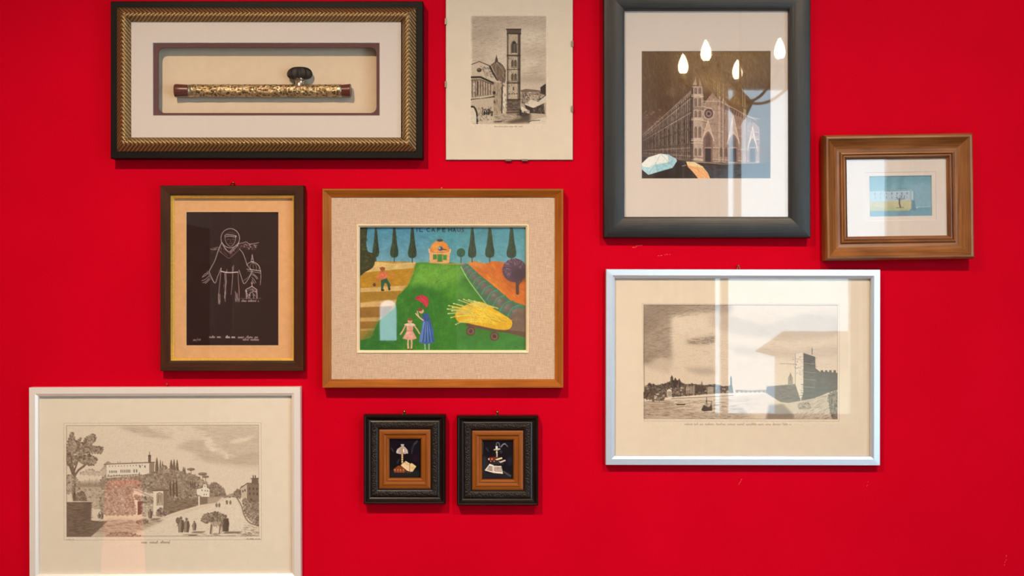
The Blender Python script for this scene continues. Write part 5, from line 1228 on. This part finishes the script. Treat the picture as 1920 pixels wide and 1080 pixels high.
def art_grid(name, a, fr, t, m, tint):
    img = a.final()
    h, w, _ = img.shape
    xs = np.linspace(fr.lx(a.x0, t), fr.lx(a.x1, t), w); zs = np.linspace(fr.lz(a.y0, t), fr.lz(a.y1, t), h)
    co = np.zeros((h, w, 3), np.float32); co[..., 0] = xs[None, :]; co[..., 1] = -t; co[..., 2] = zs[:, None]
    idx = np.arange(h*w).reshape(h, w)
    q = np.stack([idx[:-1, :-1], idx[1:, :-1], idx[1:, 1:], idx[:-1, 1:]], -1).reshape(-1, 4)
    me = bpy.data.meshes.new(name)
    me.vertices.add(h*w); me.vertices.foreach_set('co', co.ravel())
    nf = len(q)
    me.loops.add(nf*4); me.loops.foreach_set('vertex_index', q.ravel().astype(np.int32))
    me.polygons.add(nf)
    me.polygons.foreach_set('loop_start', np.arange(0, nf*4, 4, dtype=np.int32))
    me.materials.append(m)
    at = me.color_attributes.new('art', 'FLOAT_COLOR', 'POINT')
    c = np.ones((h, w, 4), np.float32)
    v = np.clip(img, 0, 255)/255
    lv = np.where(v <= 0.04045, v/12.92, ((v+0.055)/1.055)**2.4)
    c[..., :3] = np.clip(lv*np.array(tint or TINT), 0, 0.97)
    at.data.foreach_set('color', c.ravel())
    me.update(calc_edges=True); me.validate()
    return link(bpy.data.objects.new(name, me), fr.root)

P_ = lambda v: v * S      # pixels to metres
TINT = (1.02, 1.12, 1.22)

def nail(px, py, t, label, r=0.0028, ring=None):
    """round headed brass picture nail driven into the wall"""
    x, z = wx(px, t), wz(py, t)
    o = lathe('picture_nail', [(0.0011, 0.004), (0.0011, -t*0.8), (r*0.9, -t*0.82), (r, -t*0.95), (r*0.75, -t*1.12), (r*0.2, -t*1.2)], M['brass'], None, 'y', (x, 0, z), 12)
    return tag(o, label, 'nail')
def hanger(fr, px, py0, py1, t, r=0.0012, w=3.0, m=None):
    """small wire loop that sticks up above the frame"""
    pts = []
    for i in range(9):
        a = PI * i / 8
        pts.append((fr.lx(px, t) - P_(w)*math.cos(a), -t, fr.lz(py1, t) + (fr.lz(py0, t)-fr.lz(py1, t))*math.sin(a)))
    return tube('hanging_loop', pts, r, m or M['steel'], fr.root, 6)

# --- shadow box with the pipe
sb = Frame('shadow_box_frame', (207, 2, 793, 297), 0.034, 'long black and gold shadow box frame holding an ornate metal pipe, top left of wall', 'frame')
w = P_(38.5)
sb.rails([(0, 0), (0, 0.032), (0.0012, 0.034), (P_(11.5), 0.034), (P_(12), 0.030), (P_(12), 0)], M['black_wood'], 'outer_rail')
gp = [(0, 0.0), (0, 0.035), (P_(1.5), 0.037)]
for i in range(9):
    a = i/8
    gp.append((P_(1.5 + 24*a), 0.037 + 0.013*math.sin(PI*(a**1.25))+0.001*a))
gp += [(P_(26.5), 0.0365), (P_(26.5), 0.0)]
sb.rails(gp, M['braid'], 'gold_rail', sb.W - 2*P_(12.0), sb.H - 2*P_(12.0), smooth=50)
sb.slab('backing_card', (240, 34, 756, 262), 0.001, 0.005, M['backing'])
sb.mat('dark_mat', (244, 38, 752, 258), (297, 89, 706, 212), 0.0295, 0.0315, M['mat_dark'], M['mat_dark'], 0.0004, rad=11)
sb.mat('white_mat', (244, 38, 752, 258), (286, 80, 712, 217), 0.0316, 0.0338, M['mat_white'], M['mat_core'], 0.0008)
sb.glass((244, 38, 752, 258), 0.0343, 0.0015)

# --- clip frame with the tower print
cf = Frame('clip_frame', (835, -22, 1075, 301), 0.007, 'frameless clip-framed tower print on cream paper, cut off by the top edge', 'picture')
cf.slab('back_board', (836, -21, 1074, 300), 0.0, 0.0035, M['steel'])
cf.slab('paper_sheet', (836.5, -20, 1073.5, 299), 0.0035, 0.0045, M['paper_aged'])
cf.glass((835, -22, 1075, 301), 0.0047, 0.0018)
def clip(px, py, horiz):
    a, b = (5.5, 1.6) if horiz else (1.6, 5.5)
    ob = cf.slab('clip', (px-a, py-b, px+a, py+b), 0.001, 0.0082, M['steel'])
for (px, py) in ((1073.5, 82), (1073, 204), (835.6, 158), (835.6, 40)): clip(px, py, False)
for (px, py) in ((953, 300.2), (984, 300.2)): clip(px, py, True)

# --- large dark frame with the cathedral photograph
df = Frame('dark_picture_frame', (1132, -22, 1520, 446), 0.026, 'large charcoal wood frame with a brown cathedral night photograph, upper right', 'picture')
df.root.rotation_euler[2] = math.radians(-0.45)
df.root.location.y = -0.0018
df.rails([(0, 0), (0, 0.022), (0.0015, 0.0245), (P_(6), 0.026), (P_(34), 0.0215), (P_(38.5), 0.019), (P_(39.5), 0.015), (P_(39.5), 0)], M['charcoal_wood'])
df.slab('backing_card', (1168, 14, 1482, 410), 0.001, 0.006, M['mat_white'])
df.mat('window_mat', (1168, 14, 1482, 410), (1203, 96, 1444.5, 335), 0.0075, 0.0095, M['mat_white'], M['mat_core'], 0.0006)
df.glass((1168, 14, 1482, 410), 0.0115)

# --- honey wood frame with the small watercolour
hf = Frame('wooden_picture_frame', (1547, 251, 1826, 487), 0.034, 'small honey brown moulded wood frame with a tiny blue watercolour, far right', 'picture', math.radians(-0.75))
hp = [(0, 0), (0, 0.026), (P_(1.5), 0.031), (P_(4), 0.034), (P_(7.5), 0.0345), (P_(9), 0.0325)]
for i in range(1, 9):
    a = i/8
    hp.append((P_(9 + 22*a), 0.0325 - 0.0145*math.sin(a*PI/2)))
hp += [(P_(31.5), 0.0195), (P_(33), 0.0225), (P_(35), 0.0232), (P_(36.8), 0.0215), (P_(37.4), 0.0185), (P_(38.2), 0.0205), (P_(40), 0.0208), (P_(41.6), 0.018), (P_(42), 0.0145), (P_(44.5), 0.012), (P_(44.5), 0)]
hf.root.rotation_euler[2] = math.radians(-1.2)
hf.root.location.y = -0.0036
hf.rails(hp, M['honey_wood'], smooth=28)
hf.slab('backing_card', (1588, 288, 1791, 450), 0.001, 0.004, M['mat_white'])
hf.mat('window_mat', (1588, 288, 1791, 450), (1630, 330, 1746, 406), 0.0055, 0.0075, M['mat_white'], M['mat_core'], 0.0006)
hf.mat('outer_mat', (1588, 288, 1791, 450), (1622, 323, 1754, 414), 0.0076, 0.0086, M['mat_white'], M['mat_core'], 0.0006)
hf.glass((1588, 288, 1791, 450), 0.0095)

# --- walnut frame with the white line drawing of a friar
mf = Frame('walnut_picture_frame', (300, 347.5, 569.5, 696), 0.024, 'dark walnut frame with gold slip and white line drawing of a robed friar', 'picture')
mf.rails([(0, 0), (0, 0.0215), (0.0012, 0.024), (P_(15), 0.0235), (P_(18), 0.0225), (P_(18), 0)], M['walnut_wood'])
mf.rails([(0, 0.0), (0, 0.0195), (P_(1.5), 0.0215), (P_(4.5), 0.0165), (P_(5.5), 0.013), (P_(5.5), 0)], M['gilt'], 'gilt_slip', mf.W-2*P_(18.1), mf.H-2*P_(18.1))
mf.slab('backing_card', (318, 366, 552, 680), 0.001, 0.004, M['mat_tan'])
mf.mat('tan_mat', (319, 367, 551, 679), (349, 397.5, 522, 648), 0.0055, 0.0075, M['mat_tan'], M['cream_slip'], 0.0005)
mf.glass((319, 367, 551, 679), 0.0085)
hanger(mf, 436.5, 343.2, 349, 0.008, 0.0014, 4.5, M['walnut_wood'])
nail(437, 342.5, 0.010, 'tiny nail head above the dark walnut friar frame', 0.0022)

# --- teak frame, linen liner, painted garden
tf = Frame('painting_frame', (604, 353.5, 1056.5, 727.5), 0.030, 'linen-lined brown wood frame with a colourful naive garden painting, centre of wall', 'painting')
tf.rails([(0, 0), (0, 0.027), (P_(0.8), 0.030), (P_(3.5), 0.030), (P_(13), 0.0205), (P_(15.5), 0.0185), (P_(15.5), 0)], M['teak_wood'])
tf.mat('linen_liner', (618.5, 368.5, 1042, 714.5), (669.5, 421.5, 990.5, 661.5), 0.008, 0.0165, M['linen'], M['linen'], 0.0003)
tf.rails([(0, 0.004), (0, 0.0185), (P_(1.3), 0.0192), (P_(4.6), 0.0150), (P_(5.2), 0.013), (P_(5.2), 0.004)], M['cream_slip'], 'cream_slip',
         tf.lx(991, 0.018)-tf.lx(669, 0.018), tf.lz(421, 0.018)-tf.lz(662, 0.018),
         at=((tf.lx(991, 0.018)+tf.lx(669, 0.018))/2, (tf.lz(421, 0.018)+tf.lz(662, 0.018))/2))
tf.slab('backing_card', (670, 423, 990, 660), 0.002, 0.0065, M['cream_slip'])
tf.glass((672, 425, 987, 659), 0.0105)
nail(828, 352.6, 0.006, 'tiny nail head just above the garden painting frame', 0.0018)

# --- two small ebony frames with enamel miniatures
def enamel_frame(px, label):
    e = Frame('miniature_frame', px, 0.028, label, 'picture', group='pair of small black miniature frames')
    pr = [(0, 0), (0, 0.024), (P_(1), 0.0265), (P_(2.5), 0.028), (P_(4.5), 0.0275), (P_(5.5), 0.0255)]
    pr += [(P_(8), 0.0215), (P_(11.5), 0.0195), (P_(14), 0.0205), (P_(15), 0.0225), (P_(17.5), 0.0235), (P_(24), 0.021), (P_(26.5), 0.018), (P_(28), 0.0165), (P_(28), 0)]
    e.rails(pr, M['ebony_carved'], smooth=40, mats=[M['ebony_wood'], M['ebony_carved']], idx=[1 if 8 <= i <= 10 else 0 for i in range(len(pr)-1)])
    lp = [(0, 0), (0, 0.0155), (P_(0.8), 0.016), (P_(6), 0.016), (P_(6.8), 0.0175), (P_(8.2), 0.0175), (P_(9), 0.0145), (P_(13), 0.0135), (P_(14), 0.0148), (P_(15.5), 0.0148), (P_(18), 0.0125), (P_(19), 0.008), (P_(19), 0)]
    e.rails(lp, M['ochre_wood'], 'inner_liner', e.W-2*P_(28.0), e.H-2*P_(28.0))
    hx = (px[0]+px[2])/2
    hanger(e, hx, px[1]-4, px[1]+1, 0.012, 0.0012, 4.0, M['steel'])
    return e
t_ = NT('ebony_carved_band')
_v = t_.n('ShaderNodeTexVoronoi'); _v.inputs['Scale'].default_value = 300; t_.l(t_.coords('UV', (1, 1, 1)), _v.inputs['Vector'])
M['ebony_carved'] = t_.bsdf(lin((30, 21, 17)), 0.5, spec=0.3, bump=_v.outputs['Distance'], bstr=0.8, bdist=0.002)
e1 = enamel_frame((681.5, 778, 835, 946), 'small black frame with lamp and open book miniature, left one of the pair')
e2 = enamel_frame((856.5, 780, 1009.5, 948.5), 'small black frame with candle, stacked books and music miniature, right one of the pair')
nail(758, 771.5, 0.014, 'brass nail head above the lamp miniature frame', 0.0031)
nail(932.5, 772.5, 0.014, 'brass nail head above the candle miniature frame', 0.0031)

# --- two aluminium frames with engravings
AL = [(0, 0), (0, 0.019), (0.0008, 0.020), (P_(11.5), 0.0205), (P_(16), 0.0175), (P_(17), 0.0155), (P_(17), 0.0)]
vf = Frame('champagne_picture_frame', (54.5, 726, 563.5, 1093), 0.020, 'champagne metal frame with a sepia hillside villa engraving, bottom left corner', 'picture', math.radians(-0.15))
vf.rails(AL, M['champagne_alu'], smooth=25)
vf.slab('paper_sheet', (69, 741, 549, 1079), 0.008, 0.0095, M['paper_villa'])
vf.glass((69, 741, 549, 1079), 0.0115)
nail(313, 719.5, 0.008, 'tiny nail above the champagne frame with villa engraving', 0.002)
rf = Frame('silver_picture_frame', (1136, 505, 1650.5, 872.5), 0.020, 'silver metal frame with a sepia riverside town engraving, lower right', 'picture', math.radians(0.1))
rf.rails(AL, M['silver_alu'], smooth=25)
rf.slab('paper_sheet', (1150, 519, 1636, 859), 0.008, 0.0095, M['paper'])
rf.glass((1150, 519, 1636, 859), 0.0115)
nail(1384.5, 498.3, 0.012, 'small brass nail above the silver frame with river engraving', 0.0026)
hanger(rf, 1384.5, 499.5, 507, 0.008, 0.001, 2.5, M['brass'])
# ------------------------------------------------------------------ the pipe in the shadow box
M['pipe_metal'] = None
t_ = NT('chased_brass')
_vec = t_.coords('Object', (1, 1, 1))
_n = t_.noise(_vec, 145, 3, 0.6, 1.5)
_w = t_.n('ShaderNodeTexVoronoi'); _w.inputs['Scale'].default_value = 165; t_.l(_vec, _w.inputs['Vector'])
_h = t_.math('ADD', _n, t_.math('MULTIPLY', _w.outputs['Distance'], 0.8))
_c = t_.ramp(_h, [(0.42, lin((66, 44, 24))), (0.72, lin((134, 102, 62))), (1.0, lin((220, 192, 148)))])
M['pipe_metal'] = t_.bsdf(_c, 0.36, 0.85, bump=_h, bstr=0.9, bdist=0.002)
M['horn'] = m_plain('dark_red_horn', (96, 34, 24), 0.3, var=0.12, scale=60, coat=0.3)
M['silver_old'] = m_plain('tarnished_silver', (206, 186, 158), 0.28, 1.0, var=0.25, scale=220, bstr=0.5)
M['bowl'] = m_plain('black_carved_clay', (30, 21, 20), 0.5, var=0.1, scale=80, spec=0.3)
TP = 0.0195
pipe = empty('ornate_pipe', (wx(493, TP), -0.0195, wz(170, TP)))
tag(pipe, 'ornate chased metal pipe with dark bowl lying inside the shadow box', 'pipe')
X = lambda px: wx(px, TP) - wx(493, TP)
R0 = P_(11.6)
rng = np.random.RandomState(3)
NL, NA = 150, 36
amp = rng.rand(NL, NA)
for _ in range(2):
    amp = (amp + np.roll(amp, 1, 0) + np.roll(amp, -1, 0) + np.roll(amp, 1, 1) + np.roll(amp, -1, 1)) / 5
prof = []
for i in range(NL):
    h = X(362) + (X(640) - X(362)) * i/(NL-1)
    r = R0
    if i < 8 or i > NL-8: r = R0 + 0.0006*(i % 2)
    prof.append((r, h))
lathe('barrel', prof, M['pipe_metal'], pipe, 'x', (0, 0, 0), NA, 60, lambda i, k, r, h: r + (amp[i, k]-0.5)*0.0032)
lathe('collar', [(R0*0.98, X(354)), (R0*1.06, X(356)), (R0*0.98, X(358)), (R0*1.06, X(360)), (R0*1.05, X(363))], M['silver_old'], pipe, 'x', n=32)
lathe('mouth_end', [(R0*0.95, X(355.5)), (R0*0.98, X(350)), (R0*1.04, X(340)), (R0*1.10, X(331)), (R0*1.05, X(328.5)), (R0*0.8, X(328))], M['horn'], pipe, 'x', n=32)
lathe('collar', [(R0*1.04, X(636)), (R0*1.06, X(639)), (R0*0.98, X(641))], M['silver_old'], pipe, 'x', n=32)
lathe('tail_end', [(R0*0.95, X(640.5)), (R0*0.98, X(645)), (R0*1.06, X(653)), (R0*1.09, X(657)), (R0*1.0, X(658))], M['horn'], pipe, 'x', n=32)
bx_ = X(562)
Zp = lambda py: wz(py, TP) - wz(170, TP)
lathe('saddle', [(P_(9.5), Zp(163)), (P_(8.5), Zp(160)), (P_(7.6), Zp(155)), (P_(8.6), Zp(152)), (P_(7.6), Zp(150)), (P_(8.5), Zp(147))], M['silver_old'], pipe, 'z', (bx_, 0, 0), 24)
bp_ = []
for i in range(13):
    a = i/12
    bp_.append((P_(max(2.0, 21.8*math.sin(PI*(0.12+0.86*a))**0.72)), Zp(148.5) + (Zp(125.5)-Zp(148.5))*(0.5-0.5*math.cos(PI*a))))
bw = lathe('bowl', bp_, M['bowl'], pipe, 'z', (bx_, 0, 0), 48, 60, lambda i, k, r, h: r*(1.0 + 0.09*math.cos(12*2*PI*k/48)))
for v in bw.data.vertices: v.co.y *= 0.5


# ------------------------------------------------------------------ lamps of the room
M['black_metal'] = m_plain('black_lamp_metal', (20, 20, 20), 0.4, 0.3)
M['spot_glow'] = m_emit('spot_bulb_glow', WARM, 12.0)
M['spot_glow'].cycles.emission_sampling = 'NONE'
for k, (x, y, z, watts, tgt) in enumerate(SPOTS):
    d = (Vector(tgt) - Vector((x, y, z))).normalized()
    rot = d.to_track_quat('-Z', 'Y').to_euler()
    r = empty('ceiling_spotlight', (x, y, z)); r.rotation_euler = rot
    tag(r, 'black ceiling spotlight aimed at the %s of the picture wall' % ('left half' if k == 0 else 'right half'), 'spotlight', 'ceiling spotlights')
    lathe('lamp_head', [(0.012, 0.13), (0.03, 0.125), (0.038, 0.10), (0.042, 0.02), (0.044, 0.012), (0.040, 0.012), (0.036, 0.03), (0.01, 0.034)], M['black_metal'], r, 'z', n=24)
    lathe('bulb', [(0.004, 0.034), (0.030, 0.032), (0.032, 0.028), (0.004, 0.026)], M['spot_glow'], r, 'z', n=20)
    inv = r.matrix_basis.inverted() if False else None
    ld = bpy.data.lights.new('spot_beam', 'SPOT')
    ld.energy = watts; ld.color = WARM; ld.spot_size = SPOT_CONE; ld.spot_blend = 1.0; ld.shadow_soft_size = 0.035
    lo = bpy.data.objects.new('spot_beam', ld); link(lo, r)
    q = d.to_track_quat('-Z', 'Y')
    top = q.inverted() @ Vector((0, 0, ZC - z))
    base = q.inverted() @ Vector((0, 0, 0.13))
    tube('stem', [(0, 0, 0.12), tuple((Vector((0, 0, 0.12)) + top)/2), tuple(top)], 0.009, M['black_metal'], r)

# chandelier with five candle bulbs, mirrored in the glass of the dark frame
M['flame'] = m_emit('candle_bulb_glow', (1.0, 0.80, 0.52), 38.0)
M['gold_arm'] = m_plain('gilt_chandelier_metal', (190, 150, 80), 0.35, 1.0, var=0.1)
M['candle'] = m_plain('ivory_candle_sleeve', (236, 222, 190), 0.5, var=0.02)
ch = empty('chandelier', (1.17, -3.95, ZC))
tag(ch, 'gilt five-armed chandelier with glowing candle bulbs, mirrored in the dark frame glass', 'chandelier')
zb = 2.835 - ZC
lathe('stem', [(0.05, 0.0), (0.055, -0.02), (0.012, -0.04), (0.007, zb+0.20), (0.008, zb-0.11), (0.022, zb-0.13), (0.05, zb-0.16), (0.065, zb-0.20), (0.035, zb-0.26), (0.012, zb-0.29), (0.004, zb-0.31)], M['gold_arm'], ch, 'z', n=20)
for k in range(5):
    a = math.radians(11 + 72*k)
    dx, dy = math.cos(a), -math.sin(a)
    R = 0.32
    pts = []
    for i in range(13):
        f = i/12
        pts.append((dx*R*f, dy*R*f, zb - 0.17 - 0.06*math.sin(PI*f*1.05) + 0.11*f))
    arm = tube('arm', pts, 0.008, M['gold_arm'], ch)
    e = pts[-1]
    lathe('drip_pan', [(0.01, e[2]-0.01), (0.035, e[2]+0.012), (0.036, e[2]+0.016), (0.012, e[2]+0.012)], M['gold_arm'], arm, 'z', (e[0], e[1], 0), 16)
    lathe('candle_sleeve', [(0.013, e[2]+0.01), (0.013, zb-0.002)], M['candle'], arm, 'z', (e[0], e[1], 0), 14)
    lathe('candle_bulb', [(0.013, zb-0.002), (0.024, zb+0.012), (0.0285, zb+0.032), (0.024, zb+0.06), (0.013, zb+0.086), (0.003, zb+0.106)], M['flame'], arm, 'z', (e[0], e[1], 0), 16)
# curtains beside the windows
M['drape'] = m_plain('cream_linen_drape', (214, 200, 178), 0.9, var=0.04, scale=20)
def drape(name, along, a0, a1, p, z0, z1, folds, amp, label):
    V, F = [], []
    n = folds*8
    for t in (0, 0.004):
        for i in range(n+1):
            f = i/n
            a = a0 + (a1-a0)*f
            d = amp*math.sin(2*PI*folds*f) + t
            for z in (z0, z1):
                V.append((a, p+d, z) if along == 'x' else (p+d, a, z))
    q = 2*(n+1)
    for s in (0, 1):
        for i in range(n):
            b = s*q + 2*i
            F.append((b, b+1, b+3, b+2))
    for i in range(n):
        F.append((2*i, 2*i+2, q+2*i+2, q+2*i)); F.append((2*i+1, 2*i+3, q+2*i+3, q+2*i+1))
    F.append((0, 1, q+1, q)); F.append((2*n, 2*n+1, q+2*n+1, q+2*n))
    o = mesh_obj(name, V, F, M['drape'], smooth=60)
    return tag(o, label, 'curtain', 'cream window curtains')
drape('curtain', 'x', 0.90, 1.22, YB+0.09, 0.03, 3.10, 5, 0.03, 'cream curtain left of the tall window behind the viewer')
drape('curtain', 'x', 2.17, 2.37, YB+0.09, 0.03, 3.10, 3, 0.03, 'cream curtain in the corner right of the tall window')
rod = tube('curtain_rod', [(0.82, YB+0.09, 3.12), (2.38, YB+0.09, 3.12)], 0.013, M['gold_arm'])
tag(rod, 'thin gilt curtain rod above the tall window', 'curtain rod')

# added red lamp on a stool, made up for the villa glass reflection
M['added_red_shade'] = NT('added_red_glow').bsdf((0.7, 0.10, 0.05), 0.8, emit=(1.0, 0.24, 0.14), estr=1.8)
M['stool_wood'] = m_plain('brown_stool_wood', (92, 60, 38), 0.5)
st = empty('side_stool', (-1.70, -2.7, 0)); tag(st, 'low round brown stool under the added red lamp', 'stool')
lathe('seat', [(0.19, 0.24), (0.20, 0.25), (0.20, 0.27), (0.19, 0.28)], M['stool_wood'], st, 'z', n=28)
for k in range(3):
    a = 2*PI*k/3
    tube('leg', [(0.12*math.cos(a), 0.12*math.sin(a), 0.245), (0.17*math.cos(a), 0.17*math.sin(a), 0.0)], [0.016, 0.012], M['stool_wood'], st)
lp = empty('added_red_lamp', (-1.70, -2.7, 0.28)); tag(lp, 'added unseen red lamp on a low stool, put there for the villa glass reflection', 'lamp')
lathe('base', [(0.07, 0.0), (0.07, 0.015), (0.012, 0.03), (0.012, 0.12)], M['brass'], lp, 'z')
V, F = [], []
n = 28
for (r, z) in ((0.095, 0.10), (0.075, 0.52), (0.072, 0.52), (0.092, 0.10)):
    for k in range(n): V.append((r*math.cos(2*PI*k/n), r*math.sin(2*PI*k/n), z))
for i in range(4):
    for k in range(n): F.append((i*n+k, i*n+(k+1) % n, ((i+1) % 4)*n+(k+1) % n, ((i+1) % 4)*n+k))
mesh_obj('added_glow_shade', V, F, M['added_red_shade'], lp, smooth=50)
SHEET = lambda rgb, pap: tuple(x/y for x, y in zip(lin(rgb), lin(pap)))   # printed paper matches the sheet round it
# ------------------------------------------------------------------ the prints go into their frames
cf.art(art_tower(), 0.00460, M['print'], 'tower_print', SHEET((238, 221, 202), (232, 206, 178)))
df.art(art_cathedral(), 0.0070, M['print'], 'cathedral_photograph')
hf.art(art_watercolour(), 0.0050, M['print'], 'watercolour')
mf.art(art_friar(), 0.0050, M['print'], 'friar_drawing')
tf.art(art_garden(), 0.0085, M['oil'], 'garden_painting')
e1.slab('miniature_plate', (726, 822, 790.5, 901), 0.001, 0.006, M['ebony_wood'])
e2.slab('miniature_plate', (900, 824, 964.5, 903), 0.001, 0.006, M['ebony_wood'])
e1.art(art_lamp_mini(), 0.0070, M['enamel'], 'enamel_picture')
e2.art(art_candle_mini(), 0.0070, M['enamel'], 'enamel_picture')
vf.art(art_villa(), 0.0098, M['print'], 'villa_engraving', SHEET((250, 236, 218), (234, 206, 178)))
rf.art(art_river(), 0.0098, M['print'], 'river_engraving', SHEET((242, 224, 204), (236, 208, 178)))
